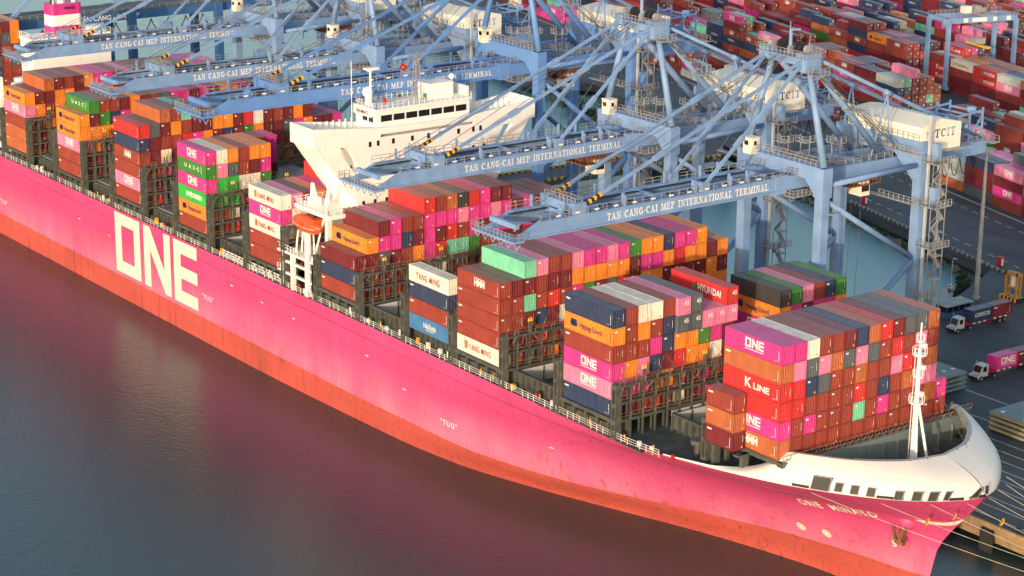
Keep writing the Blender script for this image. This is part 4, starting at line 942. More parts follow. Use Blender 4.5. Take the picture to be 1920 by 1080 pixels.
# ---- stockyard: blocks of six rows, laid out along the yard axes
RZ=math.atan2(-.259,.966); ry=random.Random(21)
YPAL='BBBBBBBDDDDDDDDMMPPRRNNNNSSSOEEEGTWAB'
def yunit(u,v,t,L,c,logo,label,ex=True):
    p=UO+UX*u+UY*v; UNITS.append(dict(c=(p.x,p.y,QZ+(t-1)*2.62+.02),rz=RZ,L=L,col=c,logo=logo,label=label,grp='containers in the stockyard',ship=False,end=None,door=True,ex=ex,sc=2.62/2.9))
manual={ # (block, bay): rows from near side: string bottom->top, logos
 (0,0):(['EAA','SAA','BB','DBM','BD','OB'],{(0,2):'COS'}),
 (0,1):(['SDDN','DDMN','BDPP','DBPM','DB','D'],{}),
 (0,2):(['BMDP','BDDM','DDRPS','BDBPP','DD','BB'],{(0,4):'ONE',(0,2):'ONE',(3,5):'ONE'}),
 (0,3):(['DBMD','BRDR','DDRR','BDBB','DBBE','DB'],{(2,4):'ONE',(0,3):'ONE'}),
 (0,4):(['DBRD','BDDD','DRRR','BDBB','DBBE','DDEB'],{}),
 (1,-7):(['SRNA','NBST','GDBDP','SBBB','BTEE','SEE'],{(0,2):'KL'}),
 (2,-7):(['DDRR','BDBE','NDBD','DEEE','DDDE','DD'],{(0,3):'HYU',(0,4):'HYU'}),
 (2,-6):(['DBPA','BDSN','DDBN','BDBO','DBBO','DB'],{(0,3):'ONE'}),
 (2,-8):(['DDBW','BDBO','DDDO','BDBE','DBBE','DB'],{(0,4):'YM'}),
 (1,-8):(['BMBD','DDDN','BRM','DMPD','DBB','DB'],{(0,2):'ONE'}),
 (1,-9):(['DBMB','BDMR','BDRN','DBBN','DBBB','DB'],{(0,3):'ONE',(0,4):'HMM'}),
 (2,-11):(['BDBB','BDBR','BDRN','DBBN','DBBB','DB'],{(0,4):'HMM',(1,4):'COS'}),
 (2,-12):(['BDBO','BDBS','BDPP','DBBP','DBBB','DB'],{(0,4):'HAP'}),
 (1,-11):(['BDMM','BDPP','DSPB','DBBB','DBBB','DB'],{(0,4):'ONE',(0,3):'ONE'}),
}
for k in range(0,17):
    v0=k*35.0+(0 if k else 0)
    hb=3
    for bay in range(-44,18):
        u=bay*12.9
        if k==0 and -9<bay<0 and bay>-7: continue
        if k==1 and bay in (-6,-5): continue
        if k==2 and bay>-5 and bay<-1: pass
        hb=max(2,min(5,hb+ry.choice([-1,0,0,0,1])))
        if ry.random()<.07 and (k,bay) not in manual: continue
        rows,lg=manual.get((k,bay),(None,{}))
        mono=ry.choice(YPAL) if ry.random()<.3 else None
        if rows is None:
            rows=[]
            for r in range(6):
                h=max(1,min(5,hb+ry.choice([-1,-1,0,0,1])))
                rows.append(''.join((mono if mono and ry.random()<.75 else ry.choice(YPAL)) for _ in range(h)))
        twin=ry.random()<.16 and (k,bay) not in manual
        for r,s in enumerate(rows):
            for t,c in enumerate(s,1):
                lo=lg.get((r,t))
                if lo is None and (r==0 or t>len(rows[r-1])) and (k,bay) not in manual:
                    q=ry.random()
                    lo={'M':'ONE' if q<.7 else None,'P':'ONE' if q<.6 else None,'O':'HAP' if q<.7 else None,'W':'YM','N':'COS' if q<.6 else None,'R':'KL' if q<.4 else None,'B':'HMM' if q<.25 else None}.get(c)
                vis=(t==len(s)) or r==0 or t>len(rows[r-1]) or r==5 or True
                lab=(k,bay,r,len(s)-t,c,lo)
                if twin:
                    for q in (-3.15,3.15): yunit(u+6.1+q,v0+1.3+r*2.65,t,6.06,c,None,lab+('left' if q<0 else 'right',))
                else: yunit(u+6.1,v0+1.3+r*2.65,t,12.19,c,lo,lab)
# ---- which ones show? small software z-buffer, ids in picture space
def project(P):
    d=np.asarray(P)-np.array(CAMP); z=d@np.array(FWD); return np.stack([960+FPX*(d@np.array(RGT))/z, 540-FPX*(d@np.array(UPV))/z],-1), z
S_=0.5; Wd,Hd=960,540
keep=[]
for un_ in UNITS:
    p,z=project([un_['c']]); 
    m_=330
    if un_['ship'] or (-m_<p[0,0]<1920+m_ and -m_<p[0,1]<1080+m_): keep.append(un_)
UNITS=keep
zb=np.full((Hd,Wd),1e9); ib=np.full((Hd,Wd),-1,int)
order=sorted(range(len(UNITS)),key=lambda i:(Vector(UNITS[i]['c'])-Vector(CAMP)).length)
for i in order:
    q=UNITS[i]; L=q['L']/2; c,s=math.cos(q['rz']),math.sin(q['rz']); h=CH*q.get('sc',1)
    def Wp(x,y,z): return (q['c'][0]+c*x-s*y,q['c'][1]+s*x+c*y,q['c'][2]+z)
    A=1.22
    for F in ([(-L,-A,0),(L,-A,0),(L,-A,h),(-L,-A,h)],[(L,-A,0),(L,A,0),(L,A,h),(L,-A,h)],[(-L,-A,h),(L,-A,h),(L,A,h),(-L,A,h)]):
        pp,zz=project([Wp(*f) for f in F]); pp=pp*S_
        x0,x1=int(max(0,pp[:,0].min())),int(min(Wd-1,pp[:,0].max()))+1; y0,y1=int(max(0,pp[:,1].min())),int(min(Hd-1,pp[:,1].max()))+1
        if x1<=x0 or y1<=y0: continue
        X,Y=np.meshgrid(np.arange(x0,x1)+.5,np.arange(y0,y1)+.5); ins=np.ones(X.shape,bool); ar=0
        for k in range(4):
            a,b_=pp[k],pp[(k+1)%4]; cr=(b_[0]-a[0])*(Y-a[1])-(b_[1]-a[1])*(X-a[0])
            if k==0: 
                g=pp.mean(0); sg=np.sign((b_[0]-a[0])*(g[1]-a[1])-(b_[1]-a[1])*(g[0]-a[0]))
            ins&=(cr*sg>=0)
        if not ins.any(): continue
        M=np.c_[pp[:3],np.ones(3)]
        try: co=np.linalg.solve(M,1/zz[:3])
        except Exception: continue
        Z=1/np.clip(co[0]*X+co[1]*Y+co[2],1e-6,None)
        sub=zb[y0:y1,x0:x1]; si=ib[y0:y1,x0:x1]; w_=ins&(Z<sub-0.02); sub[w_]=Z[w_]; si[w_]=i
cnt=np.bincount(ib[ib>=0],minlength=len(UNITS))
rank=sorted(range(len(UNITS)),key=lambda i:-cnt[i])
chosen=set(i for i in rank[:300] if cnt[i]>0 and UNITS[i]['label'] and not (isinstance(UNITS[i]['label'],tuple) and UNITS[i]['label'][0]>9))
# words for the stockyard ones: block counted from the water, stack counted from the right among those that show
shown={}
for i in range(len(UNITS)):
    l=UNITS[i]['label']
    if isinstance(l,tuple) and cnt[i]>0: shown.setdefault(l[0],set()).add(l[1])
blk=['first','second','third','fourth','fifth','sixth','seventh','eighth','ninth','tenth']
for q in UNITS:
    l=q['label']
    if isinstance(l,tuple):
        bs=sorted(shown.get(l[0],[]),reverse=True)
        if l[1] not in bs or l[0]>9: q['label']='container far back in the stockyard'; q['far']=True; continue
        n=bs.index(l[1])+1; nn=ORD[n] if n<=20 else 'number %d'%n
        q['label']='%s container, %s%s, %s row, %s stack from right, %s yard block'%(CNAME[l[4]],(l[6]+' half, ') if len(l)>6 else '','topmost' if l[3]==0 else ORD[l[3]+1]+' down',ORD[l[2]+1],nn,blk[l[0]])
stuff=MB(); smats=list(PAL.keys()); sidx={k:i for i,k in enumerate(smats)}
extra_mats=[WHITE_INK,NAVY_INK,RED_INK,GREEN_INK,GALV,WHITE_INK,YELLOW]
_raw={}
def raw(L,door,kind):
    k=(L,door,kind)
    if k not in _raw:
        if kind=='lo': 
            m=MB(); a=L/2-.05; b=CW/2-.04; m.box(-a,a,-b,b,.05,CH-.03)
        else:
            m=cont_body(L,door=door); 
        f=cont_frame(L); m.add(f.v,f.f); _raw[k]=(np.array(m.v),m.f)
    return _raw[k]
allv=[]; allf=[]; allm=[]; nv=0; seen_labels=set(); nind=0
for i,q in enumerate(UNITS):
    if i in chosen:
        if q['label'] in seen_labels: q['label']+=' again'
        seen_labels.add(q['label'])
        o=bpy.data.objects.new('shipping_container',cmesh('body',q['col'],q['L'],q['door'])); COL.objects.link(o)
        o.location=q['c']; o.rotation_euler=(0,0,q['rz']); o.scale=(1,1,q.get('sc',1)); tag(o,q['label'],'shipping container',q['grp'] or 'containers on the ship')
        f=bpy.data.objects.new('container_frame',cmesh('frame',q['col'],q['L'])); COL.objects.link(f); f.parent=o
        if q['logo']: f=bpy.data.objects.new('lettering',logo_mesh(q['logo'],q['L'])); COL.objects.link(f); f.parent=o
        if q['end'] is not None: f=bpy.data.objects.new('end_marking',_em[q['end']]); COL.objects.link(f); f.parent=o; f.location=(q['L']/2,0,0)
        if q['door']: f=bpy.data.objects.new('door_bar',_db); COL.objects.link(f); f.parent=o; f.location=(q['L']/2-.05,0,0)
        nind+=1
    else:
        if not q['ship'] and cnt[i]==0 and False: continue
        big=cnt[i]>0
        parts=[(raw(q['L'],q['door'],'hi' if big else 'lo'),None,(0,0,0))]
        if big and q['logo']: l=logo_mesh(q['logo'],q['L']); parts.append(((np.array([v.co[:] for v in l.vertices]),[tuple(p.vertices) for p in l.polygons]),[16+p.material_index for p in l.polygons],(0,0,0)))
        if big and q['end'] is not None: l=_em[q['end']]; parts.append(((np.array([v.co[:] for v in l.vertices]),[tuple(p.vertices) for p in l.polygons]),[21 if p.material_index==0 else 22 for p in l.polygons],(q['L']/2,0,0)))
        if big and q['door']: l=_db; parts.append(((np.array([v.co[:] for v in l.vertices]),[tuple(p.vertices) for p in l.polygons]),[20 if p.material_index==0 else 21 for p in l.polygons],(q['L']/2-.05,0,0)))
        c,s=math.cos(q['rz']),math.sin(q['rz']); sc=q.get('sc',1)
        for (V,Fc),mi,off in parts:
            V=V+np.array(off); W2=np.stack([q['c'][0]+c*V[:,0]-s*V[:,1],q['c'][1]+s*V[:,0]+c*V[:,1],q['c'][2]+V[:,2]*sc],-1)
            allv.append(W2); allf+= [tuple(nv+j for j in f) for f in Fc]; allm+= mi if mi is not None else [sidx[q['col']]]*len(Fc); nv+=len(V)
me=bpy.data.meshes.new('stacked_containers'); me.from_pydata(np.concatenate(allv).tolist(),[],allf)
for k in smats: me.materials.append(CM[k])
for e in extra_mats: me.materials.append(e)
me.polygons.foreach_set('material_index',allm); me.update()
o=bpy.data.objects.new('stacked_containers',me); COL.objects.link(o); tag(o,'all the smaller and farther shipping containers stacked on the ship and in the stockyard','shipping containers',kind='stuff')
print('containers individual',nind,'total',len(UNITS),'stuff faces',len(allf))

# ---------------------------------------------------------------- ship to shore cranes
_GREY=mat('sign_grey',(0.20,0.18,0.20),.6); _PALE=mat('sign_pale_grey',(0.42,0.46,0.50),.6); _STEELB=mat('sign_steel_blue',(0.18,0.42,0.50),.6)
def make_crane(paint, dz=0.0, hs=9.65, ytip=-7.0, ytext=10.9, yin=32.0, yout=5.5, gxo=4.0, ytrol=45.0):
    root=empty('container_crane',(0,54,QZ))
    zp=30.6+dz; zb=26.1+(dz*0.88); zt=zb+2.4; za=49.0+dz; ya,yl=54.0,78.0
    def P(mb,name,mats,smooth=False,parent=None):
        for k in (mb.pieces() if name in ('walkway','boom_bracket','hoist_rope','grating','access_stair','bogie','apex_platform','sheave','rear_framework') else mb.split()):
            o=k.build(name,mats,parent or root,smooth)
            if parent is None: o.location=(0,-54,-QZ)
        return o
    for sx in (-1,1):
        for y in (ya,yl):
            m=MB(); x=sx*hs
            m.beam((x,y,QZ+2.2),(x,y,zp),1.9,1.7,up=(0,1,0)); m.beam((x,y,zp-5.2),(x,y,zp-.1),2.3,2.2,up=(0,1,0))
            P(m,'crane_leg',paint)
    # sill beams with bogies on the rails
    for y in (ya,yl):
        m=MB(); m.box(-hs-4.2,hs+4.2,y-.7,y+.7,QZ+1.3,QZ+3.0); P(m,'sill_beam',paint); m=MB()
        m.cur=1
        for s in (-1,1):
            m.cut()
            for k in range(4):
                x=s*hs+(-3.3+k*2.2); m.box(x-.9,x+.9,y-.5,y+.5,QZ+.35,QZ+1.3); m.tube((x-.45,y-.35,QZ+.42),(x-.45,y+.35,QZ+.42),.4,10); m.tube((x+.45,y-.35,QZ+.42),(x+.45,y+.35,QZ+.42),.4,10)
        P(m,'bogie',[paint,BLACKP])
    # portal beams (along the quay) with haunches
    m=MB(); m.box(-hs-1,hs+1,ya-.95,ya+.95,zp-2.4,zp)
    for s in (-1,1): m.prism([(s*hs-s*1.0,ya-.9,zp-2.4),(s*hs-s*3.6,ya-.9,zp-2.4),(s*hs-s*1.0,ya-.9,zp-5.0)],(0,1.8,0))
    P(m,'portal_beam',paint)
    m=MB(); m.box(-hs-1,hs+1,yl-.95,yl+.95,zp-1.4,zp+1.6)
    for s in (-1,1): m.prism([(s*hs+s*1,yl-.9,zp-1.4),(s*hs-s*5.4,yl-.9,zp-1.4),(s*hs-s*1.0,yl-.9,zp-5.6),(s*hs+s*1,yl-.9,zp-5.6)],(0,1.8,0))
    P(m,'portal_beam',paint)
    # side ties and braces between the waterside and landside legs
    for s in (-1,1):
        m=MB(); x=s*hs
        m.tube((x,ya,zp-3.4),(x,yl,zp-2.6),.48,14); m.tube((x,ya,zp-5.4),(x,yl,10.5+dz*.5),.48,14); m.tube((x,yl,11.0+dz*.5),(x,ya,-6.5),.55,14)
        m.beam((x,ya,-7),(x,yl,-7),1.0,1.6)
        P(m,'side_brace',paint,True)
    m=MB(); m.beam((-hs,yl,-7),(hs,yl,-7),1.2,1.7); m.beam((-hs,ya,-12),(hs,ya,-12),1.2,1.7); P(m,'lower_cross_beam',paint)
    # a-frame
    m=MB()
    for s in (-1,1):
        m.tube((s*hs,ya,zp),(s*4.3,ya+.4,za-1.2),.64,14,.54)
        m.tube((s*4.3,ya+1.0,za-1.0),(s*gxo,yl-4.0,zt+.2),.60,14)
        m.tube((s*5.9,ya+16,zp+5.2),(s*hs,yl,zp+1.2),.4,10) if False else None
    m.tube((-hs+1.2,ya,zp-.2+4.5),(hs-1.2,ya,zp-.2+4.5),.001,3) if False else None
    P(m,'a_frame',paint,True)
    m=MB(); m.box(-5.4,5.4,ya-.6,ya+1.2,za-1.8,za-.3); m.box(-5.8,-3.4,ya-1.6,ya+2.0,za-1.2,za+.6); m.box(3.4,5.8,ya-1.6,ya+2.0,za-2.6,za+.6); m.box(-5.8,5.9,ya-2.2,ya+2.4,za-.3,za-.15)
    P(m,'apex_beam',paint)
    m=MB()
    for y in (ya-2.2,ya+2.4): m.rail((-5.8,y,za-.15),(5.9,y,za-.15),1.2,1.0,.05)
    for x in (-5.8,5.9): m.rail((x,ya-2.2,za-.15),(x,ya+2.4,za-.15),1.2,1.0,.05)
    m.rail((5.9,ya-1,za-2.9),(7.8,ya-1,za-2.9),1.2,.9,.05); m.rail((7.8,ya-1,za-2.9),(7.8,ya+2,za-2.9),1.2,.9,.05); m.box(5.9,7.8,ya-1,ya+2,za-3.05,za-2.9)
    m.tube((0,ya,za),(0,ya,za+5.2),.08,6); m.tube((4.8,ya,za),(4.8,ya,za+3.6),.06,6)
    P(m,'apex_platform',GALV)
    m=MB()
    for x in (-2.0,2.2,3.1): m.tube((x-.25,ya+.2,za+1.0),(x+.25,ya+.2,za+1.0),1.15,18); m.cut()
    m.cur=1; m.tube((3.9,ya+.2,za+1.0),(4.6,ya+.2,za+1.0),.8,14); m.box(-4.8,-3.9,ya-.6,ya+.6,za-.1,za+1.5); m.box(.2,1.0,ya-.7,ya+.5,za-.1,za+1.2); m.cur=2; m.beam((0.2,ya,za+3.9),(2.9,ya-.6,za+4.4),.35,.35); m.tube((.2,ya,za),(.2,ya,za+4),.3,8)
    P(m,'sheave',[BLACKP,GALV,paint])
    # girders: fixed landside part and boom
    yg=101.0
    for s in (-1,1):
        m=MB(); m.box(s*gxo-.55,s*gxo+.55,50.4,yg,zb,zt); P(m,'trolley_girder',paint)
        m=MB(); x0,x1=s*gxo-.55,s*gxo+.55
        m.prism([(x0,49.6,zb),(x0,49.6,zt),(x0,ytip+5.0,zt),(x0,ytip+2.0,zb+1.0),(x0,ytip,zb+.25),(x0,ytip,zb)],(1.1,0,0))
        m.box(s*gxo-.9*(s<0)-.0,s*gxo+.9*(s>0)+.0,ytip+1,49,zb+.0,zb+.25)
        m.box(x0-.1,x1+.1,47.8,50.5,zb-.5,zt+.35)
        for i in range(12): m.box(x0-.035,x1+.035,ytip+7+i*3.6,ytip+7.1+i*3.6,zb+.26,zt-.03)
        P(m,'boom_girder',paint)
    m=MB()
    for y in (ytip+.8,ytip+12,24,36,48.6): m.box(-gxo+.5,gxo-.5,y-.35,y+.35,zt-.9,zt-.1); m.cut()
    m.box(-gxo-1.6,gxo+1.6,ytip-1.6,ytip+.6,zb-.1,zb+.25)
    for i in range(6): x=-gxo-1.2+i*(2*gxo+2.4)/5; m.beam((x,ytip-1.2,zb-.1),(x+.5,ytip-1.0,zb-1.1),.12,.12); m.beam((x+.5,ytip-1.0,zb-1.1),(x+1.2,ytip-.8,zb-.1),.12,.12)
    m.cut(); m.box(-gxo,gxo,yout-.7,yout+.7,zt+.1,zt+1.5); m.box(-gxo-.5,-gxo+.5,yout-1.2,yout+1.2,zt-.1,zt+1.9); m.box(gxo-.5,gxo+.5,yout-1.2,yout+1.2,zt-.1,zt+1.9)
    m.cut()
    for y in (yin,): m.box(-gxo-.4,-gxo+.4,y-.9,y+.9,zt-.1,zt+1.5); m.box(gxo-.4,gxo+.4,y-.9,y+.9,zt-.1,zt+1.5)
    for y in (60,70,90,yg-.6): m.cut(); m.box(-gxo+.5,gxo-.5,y-.4,y+.4,zt-.8,zt-.05)
    P(m,'boom_cross_tie',paint)
    # boom lettering on both faces of the near girder
    loops,w=serif_geo('TAN CANG-CAI MEP INTERNATIONAL TERMINAL',1.2); k=35.2/w
    m=MB(); put_loops(m,loops,lambda a,b:(gxo+.60,ytext+a*k,zb+.62+b)); P(m,'boom_lettering',WHITE_INK)
    # walkways and handrails
    m=MB()
    for s in (-1,1):
        x=s*gxo; m.rail((x+s*.5,ytip+4.5,zt),(x+s*.5,49,zt),1.15,1.9,.05,(1.0,.5)); m.rail((x-s*.45,50.6,zt),(x-s*.45,yg,zt),1.15,1.9,.05)
        m.rail((x+s*.6,50.6,zt),(x+s*.6,76,zt),1.15,1.9,.05)
    m.rail((-gxo-1.6,ytip-1.6,zb+.25),(gxo+1.6,ytip-1.6,zb+.25),1.2,1.0,.05); m.rail((gxo+1.6,ytip-1.6,zb+.25),(gxo+1.6,ytip+.6,zb+.25),1.2,1.0,.05); m.rail((-gxo-1.6,ytip-1.6,zb+.25),(-gxo-1.6,ytip+.6,zb+.25),1.2,1.0,.05)
    m.rail((-gxo,yout-.7,zt+1.5),(gxo,yout-.7,zt+1.5),1.1,1.0,.05); m.rail((-gxo,yout+.7,zt+1.5),(gxo,yout+.7,zt+1.5),1.1,1.0,.05)
    for s in (-1,1):
        for k in range(5): m.beam((s*gxo-.3,yout-1.4-k*.35,zt+1.4-k*.3),(s*gxo+.5,yout-1.4-k*.35,zt+1.4-k*.3),.12,.08)
    m.rail((-hs,ya-.9,zp),(hs-1,ya-.9,zp),1.15,1.3,.05); m.rail((-hs,ya+.9,zp),(hs-1,ya+.9,zp),1.15,1.3,.05)
    m.rail((-hs,yl-.9,zp+1.6),(hs,yl-.9,zp+1.6),1.15,1.3,.05)
    m.box(hs+1.0,hs+2.1,ya,ya+2,zp-8,zp-7.8)
    # platforms under the boom hinge
    m.box(-2.6,gxo+2.8,50.0,56.0,zb-.9,zb-.75); m.rail((gxo+2.8,50,zb-.75),(gxo+2.8,56,zb-.75),1.1,1.0,.05); m.rail((-2.6,50,zb-.75),(gxo+2.8,50,zb-.75),1.1,1.1,.05)
    # inspection plates on the rail
    m.cur=1
    for i in range(12): y=ytip+8+i*3.9; m.box(gxo+.56,gxo+.62,y-.45,y+.45,zt+.35,zt+.62)
    P(m,'walkway',[GALV,WHITE_INK])
    m=MB(); rw=random.Random(4)
    for s in (-1,1): m.box(s*gxo-.55-.95*(s>0),s*gxo-.55-.95*(s>0)+.95,ytip+4,49,zt-.32,zt-.22) if s>0 else m.box(-gxo+.55,-gxo+1.5,ytip+4,49,zt-.32,zt-.22)
    for i in range(34): y=ytip+6+i*1.62; m.box(gxo-1.45,gxo-.7,y,y+rw.uniform(.3,1.2),zt-.22,zt+rw.uniform(0,.5))
    P(m,'grating',BLACKP)
    m=MB()
    for yy in (ytip+9,ytip+22,30,42,yin+6): m.box(gxo-.9,gxo-.5,yy,yy+.35,zt,zt+2.0); m.box(gxo-.4,gxo-.0,yy,yy+.35,zt,zt+1.6); m.box(-gxo-.2,-gxo+.2,yy,yy+.35,zt,zt+2.0)
    m.box(-1.2,1.2,ytip+8,44,zt-.7,zt-.55)
    P(m,'boom_bracket',paint)
    # fore stays, back stays
    for s in (-1,1):
        for y1,nm in ((yout,'fore_stay'),(yin,'fore_stay')):
            m=MB(); p=Vector((s*4.6,ya-.6,za-.4)); q=Vector((s*gxo,y1,zt+.9)); m.beam(p,q,.42,.5)
            for f in (.34,.66): c=p.lerp(q,f); d=(q-p).normalized(); m.beam(c-d*1.2,c+d*1.2,.7,.75)
            if y1==yout: m.cur=1; n=10; d=(q-p).normalized(); 
            if y1==yout:
                for i in range(7):
                    m.cur=1 if i%2==0 else 2; a=q-d*(1.0+i*.55); b=a-d*.55; m.beam(a,b,.5,.58)
            P(m,nm,[paint,YELLOW,BLACKP])
        m=MB(); p=Vector((s*4.6,ya+1.2,za-.3)); q=Vector((s*gxo,yg-.8,zt+.4)); m.tube(p,q,.34,10)
        m.tube(p.lerp(q,.42),(s*gxo,ya+17,zt),.16,8); m.tube(p.lerp(q,.42),(s*gxo,ya+22,zt),.16,8); c=p.lerp(q,.42); d=(q-p).normalized(); m.tube(c-d*1,c+d*1,.5,10)
        P(m,'back_stay',paint,True)
    m=MB()
    for s,y1 in ((-.6,ytip+2),(.6,ytip+2),(-1.2,yout+2),(1.2,yout+2),(0,yin+2),(-1.6,yin-3)):
        m.tube((s,ya-1,za),(s*1.5,y1,zt+.2),.06,4)
    for s in (-1.6,-.5,.6,1.7): m.tube((s,ya+1.2,za+1),(s,yl+5,zp+4.8),.05,4)
    P(m,'hoist_rope',CABLE)
    # machinery house with the terminal sign
    hx0,hx1,hy0,hy1,hz0,hz1=-10.3,9.9,yl-.6,yl+9.6,zp-.5,zp+5.0
    m=MB()
    pts=[(hx0,hy0+2.4,hz0),(hx0+2.2,hy0,hz0),(hx1,hy0,hz0),(hx1,hy1,hz0),(hx0,hy1,hz0)]
    m.prism(pts,(0,0,hz1-hz0-1.0))
    n=len(pts); top=[(x,y,hz1-1.0) for x,y,z in pts]; rid=[(hx0+2.5,(hy0+hy1)/2,hz1+.1),(hx1,(hy0+hy1)/2,hz1+.1)]
    m.add(top+rid,[(1,2,6,5),(0,1,5),(4,0,5),(3,4,5,6),(2,3,6)])
    mh=P(m,'machinery_house',CREAM)
    m=MB(); m.add([(hx1+.03,hy0+1.0,hz0+1.9),(hx1+.03,hy1-.6,hz0+1.9),(hx1+.03,hy1-.6,hz0+4.2),(hx1+.03,hy0+1.0,hz0+4.2)],[(0,1,2,3)])
    cols=[1,2,3,4]; yy=hy0+3.4
    for ch,mi in zip('TCIT',cols):
        m.cur=mi; l,w=serif_geo(ch,1.55); put_loops(m,l,lambda a,b:(hx1+.06,yy+a,hz0+2.3+b)); yy+=w+.28
    m.cur=2
    for i in range(4): m.box(hx1+.04,hx1+.07,hy0+1.4+i*.42,hy0+1.48+i*.42,hz0+2.3,hz0+3.9)
    m.box(hx1+.04,hx1+.07,hy0+1.2,hy0+3.1,hz0+3.3,hz0+3.4); m.cur=5; m.tube((hx1+.03,hy0+2.6,hz0+2.6),(hx1+.08,hy0+2.6,hz0+2.6),.32,12)
    SG=P(m,'terminal_sign',[WHITE_INK,NAVY_INK,_GREY,_PALE,_STEELB,REDP],parent=mh)
    m=MB(); m.box(hx0,hx1+.8,hy0-1.2,hy0,hz0-.2,hz0-.05); m.box(hx0-.6,hx1+.9,hy0,hy1,hz0-.25,hz0-.02); m.rail((hx0,hy0-1.2,hz0-.05),(hx1+.8,hy0-1.2,hz0-.05),1.1,1.1,.05)
    m.rail((gxo+.8,yl+10,zt),(gxo+.8,yg,zt),1.1,1.5,.05); m.rail((-gxo-.8,yg+.8,zt),(gxo+2.8,yg+.8,zt),1.1,1.2,.05); m.box(-gxo-1,gxo+2.8,yg-1,yg+1,zt-.2,zt-.05)
    P(m,'house_platform',GALV)
    # steel work behind the house
    m=MB(); rr=random.Random(9)
    for x in (-4,4):
        for y in (89.5,93,96.5,100): m.beam((x,y,zt),(x,y,zt+5.2+(y>95)),.28,.28)
        m.beam((x,89.5,zt+5),(x,100,zt+5.6),.3,.35); m.beam((x,89.5,zt+2.6),(x,100,zt+2.6),.2,.25)
        for y in (89.5,93,96.5): m.beam((x,y,zt+.2),(x,y+3.5,zt+5),.16,.16)
    for y in (89.5,93,96.5,100): m.beam((-4,y,zt+5.1),(4,y,zt+5.1),.25,.3); m.beam((-4,y,zt+2.5),(4,y,zt+2.5),.2,.2)
    for i in range(10): x=rr.uniform(-3.5,3.5); y=rr.uniform(90,99.5); m.box(x-.5,x+.5,y-.5,y+.5,zt+.1,zt+rr.uniform(1.2,3.6))
    m.tube((2.5,98.5,zt+5.4),(2.5,98.5,zt+6.2),.9,14)
    P(m,'rear_framework',CRANE3 if False else paint)
    # operator cab on the portal beam
    m=MB(); cx=-7.3; m.box(cx-1.1,cx+1.1,ya-2.0,ya-.1,zp-.5,zp+2.3); m.box(cx-1.2,cx+1.2,ya-2.1,ya,zp+2.3,zp+2.42)
    m.cur=1; m.box(cx-.8,cx+.2,ya-2.04,ya-2.0,zp+1.0,zp+1.8); m.box(cx+1.1,cx+1.14,ya-1.5,ya-.9,zp+1.1,zp+1.8)
    P(m,'boom_cab',[CREAM,GLASS])
    # lift shaft and zigzag stair beside the near landside leg
    m=MB(); sx=hs+1.7; m.cur=1; m.box(sx-.22,sx+.22,yl-.1,yl+.35,QZ,zp+6.5); m.cur=0
    for x in (sx+.5,sx+2.3):
        for y in (yl+.9,yl+2.6): m.beam((x,y,QZ),(x,y,zp-1),.12,.12)
    zz=QZ; k=0
    while zz<zp-3:
        a,b=(sx+.5,sx+2.3) if k%2==0 else (sx+2.3,sx+.5)
        m.beam((a,yl+1.2+.8*(k%2),zz),(b,yl+1.2+.8*(k%2),zz+2.2),.9,.14); m.beam((a,yl+.8,zz+1.1),(b,yl+.8,zz+3.3),.07,.07)
        m.box(sx+.4,sx+2.5,yl+.9,yl+2.6,zz+2.15,zz+2.25) if k%2 else None
        zz+=2.2; k+=1
    for z in (zp-1.6,zp-9.5,zp-17,zp-26):
        m.box(sx-.4,sx+3.2,yl-1.4,yl+3.2,z-.15,z); m.rail((sx-.4,yl-1.4,z),(sx+3.2,yl-1.4,z),1.15,1.0,.05); m.rail((sx+3.2,yl-1.4,z),(sx+3.2,yl+3.2,z),1.15,1.0,.05)
    m.box(-2,hs,yl-2.1,yl-1.0,zp-9.65,zp-9.5); m.rail((2,yl-2.1,zp-9.5),(hs+2,yl-2.1,zp-9.5),1.15,1.2,.05)
    m.cur=2
    for z in (zp-1.4,zp-9.3): m.box(sx+.5,sx+1.9,yl+.2,yl+1.2,z,z+3.0)
    P(m,'stair_tower',[GALV,_PALE,paint])
    m=MB()
    for x,y in ((-3.2,ya+8),(0.5,ya+12),(-5.5,ya+5)):
        for z in (zp-5.5,zp-2.2,zp+1.2): m.box(x-1.3,x+1.3,y-1.1,y+1.1,z-.12,z); m.rail((x-1.3,y-1.1,z),(x+1.3,y-1.1,z),1.1,.9,.05); m.rail((x+1.3,y-1.1,z),(x+1.3,y+1.1,z),1.1,.9,.05)
        for a in (-1.1,1.1): m.beam((x+a,y,zp-7),(x+a,y,zp+2.4),.14,.14)
    for k in range(12): m.beam((5.2-k*.12,ya+2.4+k*1.9,za-3.6-k*1.45),(6.2-k*.12,ya+2.4+k*1.9,za-3.6-k*1.45),.12,.5)
    for dy in (0,.0): 
        m.beam((6.3,ya+2.2,za-2.6),(4.9,ya+23.5,za-18.2),.08,.08); m.beam((5.2,ya+2.2,za-2.6),(3.8,ya+23.5,za-18.2),.08,.08); m.beam((6.3,ya+2.2,za-3.7),(4.9,ya+23.5,za-19.3),.14,.2); m.beam((5.2,ya+2.2,za-3.7),(3.8,ya+23.5,za-19.3),.14,.2)
    m.box(4.2,7.4,ya+9,ya+12,za-10.4,za-10.25); m.rail((7.4,ya+9,za-10.25),(7.4,ya+12,za-10.25),1.1,1.0,.05)
    P(m,'access_stair',GALV)
    # festoon loops below the landside girder
    m=MB()
    for i in range(9):
        y0=78+i*2.5; pts=[(gxo-.8,y0+2.5*t/8,zb-.3-3.4*math.sin(math.pi*t/8)**.8) for t in range(9)]; m.path(pts,.09,5); m.cut()
    P(m,'festoon_cable',RUBBER)
    # trolley with cab and spreader ropes
    m=MB(); yt=ytrol; m.cur=0
    m.box(-3.6,3.6,yt-3.6,yt+3.6,zb-1.1,zb-.85)
